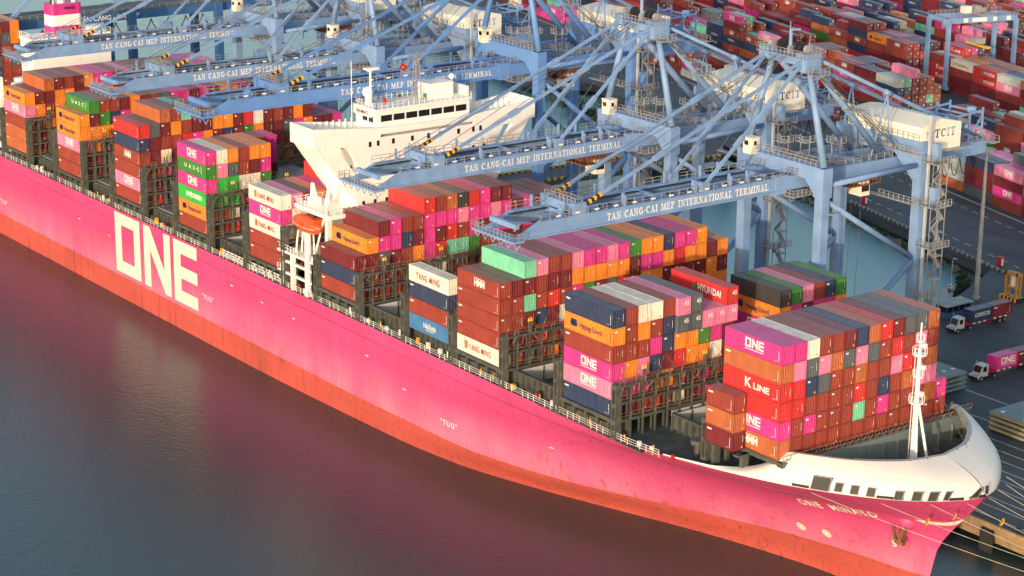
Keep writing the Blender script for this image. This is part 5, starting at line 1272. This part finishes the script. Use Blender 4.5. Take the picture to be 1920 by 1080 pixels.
    for x in (-3.6,3.45):
        m.box(x,x+.15,yt-3.6,yt+3.6,zb-.85,zb-.2)
    m.rail((4.2,yt-3.8,zb-1.8),(4.2,yt+3.8,zb-1.8),1.3,1.0,.06); m.rail((-3.6,yt-3.8,zb-1.8),(4.2,yt-3.8,zb-1.8),1.3,1.1,.06); m.box(-3.6,4.2,yt-3.8,yt+3.8,zb-2.0,zb-1.8)
    for s in (-1,1): m.box(s*2.6-.5,s*2.6+.5,yt-1.6,yt+1.6,zb-1.9,zb-.2)
    m.cur=1; m.box(.8,3.8,yt-.6,yt+1.6,zb-4.0,zb-1.2); m.cur=2; m.box(3.8,3.84,yt-.4,yt+1.4,zb-3.2,zb-1.8)
    P(m,'trolley',[RUSTIRON,CREAM,GLASS])
    m=MB()
    for x in (-1.2,1.2):
        for y in (-2.4,2.4): m.tube((x,yt+y,zb-1),(x,yt+y*.8,-2.0+dz),.05,4)
    m.cur=1; m.box(-1.2,1.2,yt-2.5,yt+2.5,-2.6+dz,-1.9+dz)
    P(m,'hoist_spreader',[CABLE,YELLOW])
    return root
CG='ship to shore cranes along the quay'
base_crane=make_crane(CRANE,ytrol=70.0)
cl=[(-20.0,'pale blue quay crane nearest the bow, its whole boom over the foremost stacks'),(-59.6,'pale blue quay crane second from the bow, boom tip just ahead of the ship bridge'),(-159.0,'pale blue quay crane second from the left, boom over the fourth bay behind the bridge'),(-202.8,'pale blue quay crane farthest left, boom reaching past the white funnel casing')]
allk={}
cr=[base_crane]
kids=KIDS(base_crane)
for i,(x,lab) in enumerate(cl):
    if i==0: c=base_crane
    else:
        c=base_crane.copy(); COL.objects.link(c)
        for k in kids:
            d=copy_tree(k,c)
            if k.name.startswith(('trolley','hoist_spreader')) and not k.name.startswith('trolley_g'): d.location=(k.location.x,k.location.y+(-28.5,-12.5,6.0)[i-1],k.location.z)
    c.location=(x,54,QZ); tag(c,lab,'quay crane',CG)
c3=make_crane(CRANE2,dz=7.7,hs=9.6,ytip=-17.5,ytext=10.9,yin=26.0,yout=-1.5,ytrol=66.0)
c3.location=(-100.2,54,QZ); tag(c3,'deeper blue and taller quay crane standing just behind the ship bridge','quay crane',CG)
# neighbouring terminal's crane, far left
n6=empty('container_crane',(-271,54,QZ)); tag(n6,'dark blue crane of the next terminal behind the funnel, with broad grey topped girder','quay crane')
def N6(mb,name,mats): o=mb.build(name,mats,n6); o.location=(0,-54,-QZ); return o
m=MB(); m.box(0,1.2,-60,104,19.6,21.9); m.box(-11,-9.8,-60,104,19.6,21.9); N6(m,'crane_girder',CRANE3)
m=MB(); m.box(-11.2,1.3,-60,104,21.92,22.1); N6(m,'girder_walkway',ASPH2)
m=MB(); m.rail((1.2,-60,22.1),(1.2,104,22.1),1.1,2.2,.05); N6(m,'handrail',GALV)
m=MB(); m.add([(1.22,26.5,19.75),(1.22,30.2,19.75),(1.22,30.2,21.8),(1.22,26.5,21.8)],[(0,1,2,3)]); m.cur=1
put_text(m,'CÔNG TY',1.25,lambda a,b:(1.25,31.4+a,20.1+b),bold=.04,width=6.6); put_text(m,'TÂN CẢNG - CÁI MÉP',1.25,lambda a,b:(1.25,38.9+a,20.1+b),bold=.03,width=17.5)
N6(m,'girder_lettering',[CRANE3,WHITE_INK])
for y in (54,80):
    for x in (1.5,-12.5):
        m=MB(); m.box(x-.9,x+.9,y-1.0,y+1.0,QZ,22.0); N6(m,'crane_leg',CRANE3)
m=MB(); m.box(1,2,54,80,2,3.6); m.box(-13,-12,54,80,2,3.6); m.tube((1.5,54,3),(1.5,80,-10),.6,10); N6(m,'side_brace',CRANE3)
m=MB()
for i in range(12):
    y0=18+i*5.2; m.path([(1.6,y0+5.2*t/8,19.3-3.4*math.sin(math.pi*t/8)**.8) for t in range(9)],.16,5)
N6(m,'festoon_cable',RUBBER)
m=MB(); m.beam((-2,58,22),(-2,10,60),.9,.9) if False else m.beam((-3,22,22),(-3,44,42),1.0,1.0); N6(m,'stay',CRANE)

# ---------------------------------------------------------------- yard gantry (rubber tyred)
def gantry(u,v,span=25,long=11.5,h=22.5):
    r=empty('yard_gantry_crane',yard(u,v),RZ)
    m=MB()
    for y in (0,span): 
        for x in (0,long):
            mm=MB(); mm.beam((x,y,1.2),(x,y,h),1.1,1.3); mm.build('gantry_leg',CRANE,r)
        m.box(-1.5,long+1.5,y-.5,y+.5,1.0,2.0)
        m.box(0,long,y-.5,y+.5,h-.3,h+1.0) 
    [k.build('sill_beam',CRANE,r) for k in m.pieces()]
    m=MB()
    for x in (1.5,long-1.5): m.box(x-.5,x+.5,-1.2,span+1.2,h-.8,h+1.0)
    m.build('gantry_girder',CRANE,r)
    m=MB(); 
    for x in (.8,long-.8): m.rail((x,-1.2,h+1.0),(x,span+1.2,h+1.0),1.1,1.6,.06)
    m.build('handrail',GALV,r)
    m=MB()
    for x,y in ((0,0),(long,0),(0,span),(long,span)):
        for s in (-.9,.9): m.tube((x+s,y-.35,.7),(x+s,y+.35,.7),.7,12)
    [k.build('wheel',RUBBER,r) for k in m.pieces()]
    m=MB(); m.box(1.2,long-1.2,13,17.5,h+1.0,h+1.5); m.box(3,6,13.5,15.5,h+1.5,h+3.6); m.tube((7,14,h+2.4),(7,16,h+2.4),.9,12); m.cur=1; m.box(2.2,4.8,10,12.6,h+1.2,h+3.4)
    m.build('gantry_trolley',[GALV,CREAM],r)
    m=MB(); m.box(2.8,4.2,8.5,20.5,h-9.0,h-8.5) if False else m.box(0,12.2,14.2,15.9,h-9.2,h-8.6); m.cur=1; m.box(4.5,7.5,13.2,16.8,h-8.4,h-6.6)
    for x in (4.6,7.4):
        for y in (13.4,16.6): m.tube((x,y,h-6.6),(x,y,h+1.2),.06,4)
    m.build('container_spreader',[YELLOW,GALV],r)
    m=MB()
    for y,w in ((6,1.6),(9.2,5.5),(17,1.4),(22,1.6)): m.add([(long-.95,y,h-.55),(long-.95,y+w,h-.55),(long-.95,y+w,h+.75),(long-.95,y,h+.75)],[(0,1,2,3)])
    m.cur=1; put_text(m,'R T G',.8,lambda a,b:(long-.93,9.6+a,h-.3+b),bold=.03,width=4.4) if False else None
    [k.build('number_plate',[WHITE_INK,NAVY_INK],r) for k in m.pieces()]
    return r
g1=gantry(-112.5,67); tag(g1,'light blue yard gantry straddling container rows at the upper right','yard gantry','yard gantries')
g2=gantry(-330,172); tag(g2,'pale blue yard gantry far back in the stockyard','yard gantry','yard gantries')
# ---------------------------------------------------------------- terminal tractors with trailers and their loads
CABW=mat('cab_white',(0.55,0.55,0.54),.45,var=.05,streak=.15)
def truck(x,y,lab):
    r=empty('terminal_tractor',(x,y,QZ)); tag(r,lab,'truck','terminal trucks on the apron')
    m=MB(); m.prism([(-1.1,-.2,.75),(-1.1,-.2,1.55),(-1.1,.35,2.95),(-1.1,2.0,3.05),(-1.1,2.0,.75)],(2.0,0,0)); m.box(-1.2,1.0,-1.1,.1,.5,1.25); m.build('cab',CABW,r)
    m=MB(); m.add([(-.95,-.22,1.62),(.75,-.22,1.62),(.75,.30,2.8),(-.95,.30,2.8)],[(0,1,2,3)]); m.box(.9,.93,.5,1.5,1.7,2.7); m.box(-1.13,-1.1,.5,1.5,1.7,2.7); 
    for f in m.f: pass
    m.v=[(a,b-.03,c+.02) if i<4 else (a,b,c) for i,(a,b,c) in enumerate(m.v)]
    m.build('windscreen',GLASS,r)
    m=MB(); m.box(-1.25,1.05,-1.25,-1.0,.35,.9); m.box(-.9,.7,-1.0,4.6,.6,.95); m.build('chassis',BLACKP,r)
    for yy in (-.1,3.6):
        for xx in (-1.15,.95): 
            w=MB(); w.tube((xx-.22,yy,.52),(xx+.22,yy,.52),.52,18); w.cur=1; w.tube((xx+.2,yy,.52),(xx+.235,yy,.52),.26,14); w.tube((xx-.235,yy,.52),(xx-.2,yy,.52),.26,14); w.build('wheel',[RUBBER,GALV],r)
    m=MB(); m.tube((-1.2,.9,1.2),(-1.2,.9,3.6),.1,8); m.build('exhaust_stack',GALV,r)
    m=MB(); m.box(-.75,.55,2.6,15.8,1.05,1.42); m.box(-1.25,1.05,4.6,4.9,1.2,1.46); m.box(-1.25,1.05,15.3,15.7,1.2,1.46); m.box(-1.0,.8,10.0,10.3,.5,1.1); m.box(-1.2,1.0,15.7,16.4,1.0,1.5)
    for xx in (-1.25,.95): m.box(xx,xx+.12,3.0,15.8,1.2,1.40)
    m.cur=1
    for i in range(7): 
        if i!=3: m.box(1.06,1.1,4.4+i*1.6,5.1+i*1.6,1.16,1.42)
    m.build('trailer_bed',[REDP,WHITE_INK],r)
    for yy in (12.6,14.0):
        for xx in (-1.15,.95):
            w=MB(); w.tube((xx-.25,yy,.52),(xx+.25,yy,.52),.52,18); w.cur=1; w.tube((xx+.22,yy,.52),(xx+.265,yy,.52),.24,12); w.build('wheel',[RUBBER,GALV],r)
    return r
def load(x,y,col,logo,lab):
    o=bpy.data.objects.new('shipping_container',cmesh('body',col,6.06,False)); COL.objects.link(o); o.location=(x-.1,y,QZ+1.47); o.rotation_euler=(0,0,math.pi/2); o.scale=(1,1,.92); tag(o,lab,'shipping container','containers carried on trailers')
    f=bpy.data.objects.new('container_frame',cmesh('frame',col,6.06)); COL.objects.link(f); f.parent=o
    f=bpy.data.objects.new('lettering',logo_mesh(logo,6.06)); COL.objects.link(f); f.parent=o
truck(-38.7,122.6,'white terminal tractor with red trailer and two dark containers, beside the blue kiosk')
load(-38.7,129.6,'N','COS','navy blue short container just behind the cab of the upper truck'); load(-38.7,135.8,'D','NUM','dark maroon short container at the tail of the upper truck trailer')
truck(-15.6,103.6,'white terminal tractor with a magenta container on its red trailer at the right edge')
load(-15.6,110.6,'M','ONE','magenta short container with white block lettering on the lower truck'); load(-15.6,116.8,'D','NUM','dark maroon short container behind the magenta one on the lower truck')
# ---------------------------------------------------------------- hatch covers stored on the apron
HC=mat('hatch_cover_green_grey',(0.17,0.23,0.22),.6,var=.12,streak=.25,streak_col=(.1,.1,.09),bump=.2)
def hatchstack(x0,x1,y0,y1,n,lab,edge):
    r=empty('hatch_cover_stack',(x0,y0,QZ)); tag(r,lab,'hatch covers','stacked hatch covers on the apron'); X,Y=x1-x0,y1-y0
    for k in range(n):
        z=.15+k*.92; m=MB(); m.box(0,X,0,Y,z+.42,z+.72)
        for i in range(int(Y/1.4)): m.box(.1,X-.1,.1+i*1.4,.25+i*1.4,z+.05,z+.42)
        for i in range(int(X/1.6)): m.box(.1+i*1.6,.25+i*1.6,.1,Y-.1,z,z+.42)
        m.cur=1; m.box(-.03,X+.03,-.06,-.01,z+.36,z+.46); m.box(X+.01,X+.06,0,Y,z+.36,z+.46)
        if k==n-1:
            m.cur=2
            for i in range(3):
                for j in range(3):
                    cx,cy=X*(.12+.35*i),Y*(.1+.38*j); m.tube((cx,cy,z+.72),(cx,cy,z+.76),.42,12); 
            m.cur=3; m.box(X*.3,X*.7,Y*.5,Y*.51,z+.72,z+.8)
        m.build('hatch_panel',[HC,edge,WHITE_INK,BLACKP],r)
hatchstack(4.0,18.6,84.4,100.6,4,'stack of four grey green hatch covers with yellow edges at the right picture edge',YELLOW)
hatchstack(-28,-13.0,90.8,97.5,4,'stack of green grey hatch covers close behind the foremost containers',HC)
# ---------------------------------------------------------------- kiosks, lamps, small yard furniture
KB=mat('kiosk_blue',(0.05,0.16,0.36),.5); KR=mat('kiosk_roof_pale',(0.36,0.42,0.42),.6,var=.2)
def kiosk(x,y,rz,s,lab,z=QZ):
    r=empty('guard_kiosk',(x,y,z),rz); tag(r,lab,'kiosk','blue guard kiosks'); r.scale=(s,s,s)
    m=MB(); m.box(-3.6,3.6,-1.6,1.6,0,1.2); 
    for xx in (-3.55,-1.8,0,1.8,3.45):
        for yy in (-1.6,1.5): m.box(xx,xx+.12,yy,yy+.1,1.2,2.6)
    m.build('kiosk_wall',KB,r)
    m=MB(); m.box(-3.45,3.45,-1.5,1.5,1.2,2.6); m.build('kiosk_glazing',GLASS,r)
    m=MB(); m.box(-4.0,4.0,-2.0,2.0,2.6,2.8)
    for i in range(9): m.box(-3.9+i*.93,-3.6+i*.93,-2.0,2.0,2.8,2.95)
    m.build('kiosk_roof',KR,r)
kiosk(-47.2,131.6,math.radians(88),1.0,'pale roofed blue kiosk at the water edge beside the upper truck')
kiosk(-167.7,172.8,math.radians(80),1.15,'small blue kiosk on the far bank seen between the crane legs')
def pole(x,y,h,lab,z=QZ,grp='tall lighting masts'):
    r=empty('lighting_mast',(x,y,z)); tag(r,lab,'lighting mast',grp)
    m=MB(); m.tube((0,0,0),(0,0,h),.62,12,.3); m.tube((0,0,0),(0,0,.6),.9,12); m.build('mast_pole',GALV,r)
    m=MB(); m.tube((0,0,h),(0,0,h+.3),1.4,16)
    for k in range(8): a=2*math.pi*k/8; m.box(1.5*math.cos(a)-.3,1.5*math.cos(a)+.3,1.5*math.sin(a)-.3,1.5*math.sin(a)+.3,h-.3,h+.3)
    m.build('lamp_head',GALV,r)
pole(-52.1,144.3,33,'tall grey lighting mast on the apron at the right')
def lamp(x,y,h,lab):
    r=empty('street_lamp',(x,y,QZ)); tag(r,lab,'street lamp','small street lamps')
    m=MB(); m.path([(0,0,0),(0,0,h-1),(.3,-.2,h-.3),(1.2,-.9,h)],.11,6); m.build('lamp_pole',GALV,r); m=MB(); m.box(1.1,1.9,-1.3,-.8,h-.1,h+.1); m.build('lamp_head',GALV,r)
lamp(-66,139 if False else 92.5,10,'curved grey street lamp rising behind the foremost container stack'); lamp(-56.5,141.0,9,'slim street lamp beside the shrubs at the water edge'); lamp(-33,150,9,'slim street lamp beside the orange frames')
OY=mat('portal_orange',(0.42,0.22,0.05),.6,var=.1)
def yframe(x,y,lab):
    r=empty('inspection_frame',(x,y,QZ)); tag(r,lab,'steel frame','orange steel frames beside the road')
    m=MB(); 
    for a in (-1.5,1.5):
        for b in (-.6,.6): m.box(a-.22,a+.22,b-.2,b+.2,.9,6.3)
    m.box(-1.8,1.8,-.8,.8,5.6,6.3); m.box(-1.5,1.5,-.6,.6,2.8,3.1); m.build('frame_post',OY,r)
    m=MB()
    for i in range(10): m.cur=i%2; m.box(-2.6+i*.52,-2.08+i*.52,-1.2,1.2,0,.9)
    m.build('striped_base',[YELLOW,BLACKP],r)
    m=MB(); m.box(-.5,.5,-.2,.2,3.1,5.5); m.build('white_panel',WHITE_INK,r)
yframe(-47.0,150.0,'orange steel frame on a striped base nearer the kiosk'); yframe(-37.5,149.0,'orange steel frame on a striped base at the right picture edge')
def sign(x,y,h,lab):
    r=empty('road_sign',(x,y,QZ)); tag(r,lab,'sign'); m=MB(); m.tube((0,0,0),(0,0,h),.09,6); m.build('sign_pole',GALV,r)
    m=MB(); m.tube((0,-.1,h-.4),(0,-.16,h-.4),.55,14); m.cur=1; m.tube((0,-.17,h-.4),(0,-.19,h-.4),.32,12); m.tube((0,-.1,h-1.6),(0,-.16,h-1.6),.45,12); m.build('sign_disc',[WHITE_INK,REDP],r)
sign(-53.2,137.2,4.2,'round red and white traffic sign by the mast foot')
for i,(x,y,lab) in enumerate(((-66.0,168,'red booth at the far corner of the water channel'),(-124,183.5,'small red booth on the far bank left of the near crane leg'),(-232,204,'small red booth on the far bank beside the shrubs'))):
    r=empty('red_booth',(x,y,QZ)); tag(r,lab,'booth','small red booths'); m=MB(); m.box(-.6,.6,-.5,.5,.2,2.2); m.box(-.7,.7,-.6,.6,2.2,2.3); m.build('booth_wall',REDP,r); m=MB(); m.box(.6,.63,-.3,.3,.3,1.9); m.build('booth_door',WHITE_INK,r)
# kerb blocks along the far bank and the trestle: striped posts, one barrier each stretch
def kerbline(a,b,z,lab,two=True):
    m=MB(); A=Vector(a); B=Vector(b); L=(B-A).length; n=int(L/2.0)
    for i in range(n):
        p=A.lerp(B,i/n); q=A.lerp(B,(i+.55)/n); m.cur=0; m.beam((p.x,p.y,z+.35),(q.x,q.y,z+.35),.35,.7); m.cur=1; r=A.lerp(B,(i+1)/n); m.beam((q.x,q.y,z+.2),(r.x,r.y,z+.2),.3,.4)
    tag(m.build('kerb_barrier',[CONC,BLACKP] if not two else [YELLOW,BLACKP]),lab,'barrier')
kerbline(yard(12,-32.9)[:2],yard(83,-32.9)[:2],QZ,'low concrete block barrier along the far bank at the right',False)
kerbline(yard(-200,-47.5)[:2],yard(-20,-43.7)[:2],QZ,'low concrete block barrier along the far bank behind the cranes',False)
kerbline((-190.4,93),(-183.4,189),QZ+.3,'striped kerb on the near side of the trestle road'); kerbline((-201.6,93),(-197,171),QZ+.3,'striped kerb on the far side of the trestle road')
# rocks and bank plants
LEAF=mat('leaf_green',(0.045,0.085,0.028),.7,var=.5,scale=1.2)
LEAF2=mat('leaf_dark_green',(0.025,0.055,0.022),.7,var=.5,scale=1.2)
def bush(name,x,y,z,r,h,n,seed,lab,cat,grp,material=LEAF):
    rr=random.Random(seed); root=empty(name,(x,y,z)); tag(root,lab,cat,grp); m=MB(); cl=[(rr.gauss(0,r*.45),rr.gauss(0,r*.45),rr.uniform(.25,1)*h,rr.uniform(.3,.6)*r*.6) for _ in range(16)]
    for _ in range(n):
        cx,cy,cz,cr=rr.choice(cl); d=Vector((rr.gauss(0,1),rr.gauss(0,1),rr.gauss(0,1))).normalized()*cr*rr.uniform(.5,1.05); p=Vector((cx,cy,max(.05,cz)))+d; p.z=max(p.z,.02)
        a=Vector((rr.gauss(0,1),rr.gauss(0,1),rr.gauss(0,1))).normalized(); b=a.cross(Vector((rr.gauss(0,1),rr.gauss(0,1),rr.gauss(0,1)))).normalized(); s=rr.uniform(.12,.26)
        m.add([p-a*s*1.4,p-b*s*.6,p+a*s*1.4,p+b*s*.6],[(0,1,2,3)])
    m.build('foliage',material,root)
    m=MB()
    for k in range(5): a=rr.uniform(0,6.28); m.tube((0,0,0),(math.cos(a)*r*.5,math.sin(a)*r*.5,h*.75),.08,5,.02)
    m.build('stem',RUSTIRON,root)
rb=random.Random(11)
for i in range(22):
    u=-135+i*6.2+rb.uniform(-1.5,1.5); p=yard(u,-46.2-rb.uniform(0,3.5)); r=rb.uniform(2.0,3.6)
    bush('bank_shrub',p[0],p[1],WZ+.3,r,rb.uniform(2.6,5.0),1100,100+i,'green bank shrub at the water edge, number %d from the left behind the cranes'%(i+1),'shrub','shrubs along the far bank',LEAF if i%2 else LEAF2)
for i,(x,y,r,h) in enumerate(((-61.5,149.5,1.9,5.4),(-62.5,152.5,1.3,3.6),(-66.5,156.5,1.6,2.2),(-70,160,1.4,2.4),(-73,163,1.2,2.0),(-96,170,1.6,1.9),(-108,173.4,2.0,2.0))):
    bush('water_shrub',x,y,WZ-.1,r,h,1300,300+i,['tall bushy shrub standing in the water near the kiosk','smaller shrub behind the tall one in the water','sparse low shrub in the water below the red booth','low shrub near the channel corner','thin low plant at the channel corner','low plant at the bank right of the crane leg','low plant at the bank behind the brace of the near crane'][i],'shrub','shrubs standing in the channel',LEAF2 if i<2 else LEAF)
ROCK=mat('bank_rock',(0.17,0.16,0.14),.9,var=.4,scale=1,bump=.5)
m=MB(); 
for i in range(420):
    u=rb.uniform(-150,84); v=(-46.8 if u<-20 else -34.2)-rb.uniform(0,2.2); p=yard(u,v); s=rb.uniform(.25,.8); c=Vector((p[0],p[1],WZ+rb.uniform(.0,1.2)))
    m.v+= [tuple(c+Vector((a*s*rb.uniform(.6,1.2),b*s*rb.uniform(.6,1.2),d*s*rb.uniform(.5,1)))) for a,b,d in ((-1,-1,-1),(1,-1,-1),(1,1,-1),(-1,1,-1),(-.7,-.7,.8),(.7,-.8,.6),(.6,.7,.9),(-.7,.6,.7))]
    n=len(m.v)-8; m.f+=[tuple(n+j for j in f) for f in [(4,5,6,7),(0,1,5,4),(1,2,6,5),(2,3,7,6),(3,0,4,7)]]; m.m+=[0]*5
tag(m.build('bank_rocks',ROCK),'grey rubble along the far bank','rocks',kind='stuff')
# piles below the jetty edges
# mooring lines with rat guards
starts=[(37.8,6.5,-1.4),(46.3,12.0,-1.5),(50.5,17.5,-1.5),(53.4,22,-1.5),(53.8,26,-1.4),(53.0,29,-1.2),(52.6,31,.3),(52.2,31.6,-1.2)]
ends=[(94,52.9,-18.5),(80,52.9,-18.5),(94,52.9,-18.5),(80,52.9,-18.5),(108,52.9,-18.5),(94,52.9,-18.5),(108,52.9,-18.5),(80,52.9,-18.5)]
nm=['lowest rope, running from the aft bow opening','second rope up, from the middle bow opening','third rope from the forward bow opening','fourth rope close to the stem','fifth rope from the stem','sixth rope beyond the stem','uppermost rope from the bow plating','rope behind the others at the stem']
for i,(s,e) in enumerate(zip(starts,ends)):
    S=Vector(s); E_=Vector(e); m=MB(); pts=[]
    for k in range(17):
        t=k/16; p=S.lerp(E_,t); p.z-=1.6*4*t*(1-t)*(.7 if i%2 else 1); pts.append(tuple(p))
    m.path(pts,.038,5); tag(m.build('mooring_rope',ROPE),'pale mooring rope, '+nm[i],'rope','mooring ropes from the bow')
    if i in (1,2,3,5):
        k={1:2,2:1,3:2,5:3}[i]; c=Vector(pts[k]); d=(Vector(pts[k+1])-c).normalized(); g=MB(); g.tube(c-d*.05,c+d*.05,.62,18); g.cur=1; g.tube(c-d*.12,c+d*.12,.16,8); g.tube(c+Vector((0,0,-.5)),c+Vector((0,0,-1.4)),.04,4)
        tag(g.build('rat_guard',[YELLOW,BLACKP]),'yellow rat guard disc on the '+nm[i].split(',')[0],'rat guard','rat guard discs')
# orange hoppers on the apron seen below the booms
for i,(x,y,lab) in enumerate(((-132,63,'rust orange open topped frame stack on the apron behind the boom lettering'),(-141,60,'orange spreader frame parked on the apron'))):
    r=empty('spreader_frame',(x,y,QZ)); tag(r,lab,'spreader'); m=MB(); m.box(-6,6,-1.2,1.2,3.0,3.6); m.box(-6,-5.4,-1.3,1.3,0,3.2); m.box(5.4,6,-1.3,1.3,0,3.2)
    for k in range(8): m.box(-4+k*1.1,-3.6+k*1.1,-1.2,1.2,3.6,4.9)
    m.build('spreader_beam',RUSTIRON if i else ORANGEB,r)
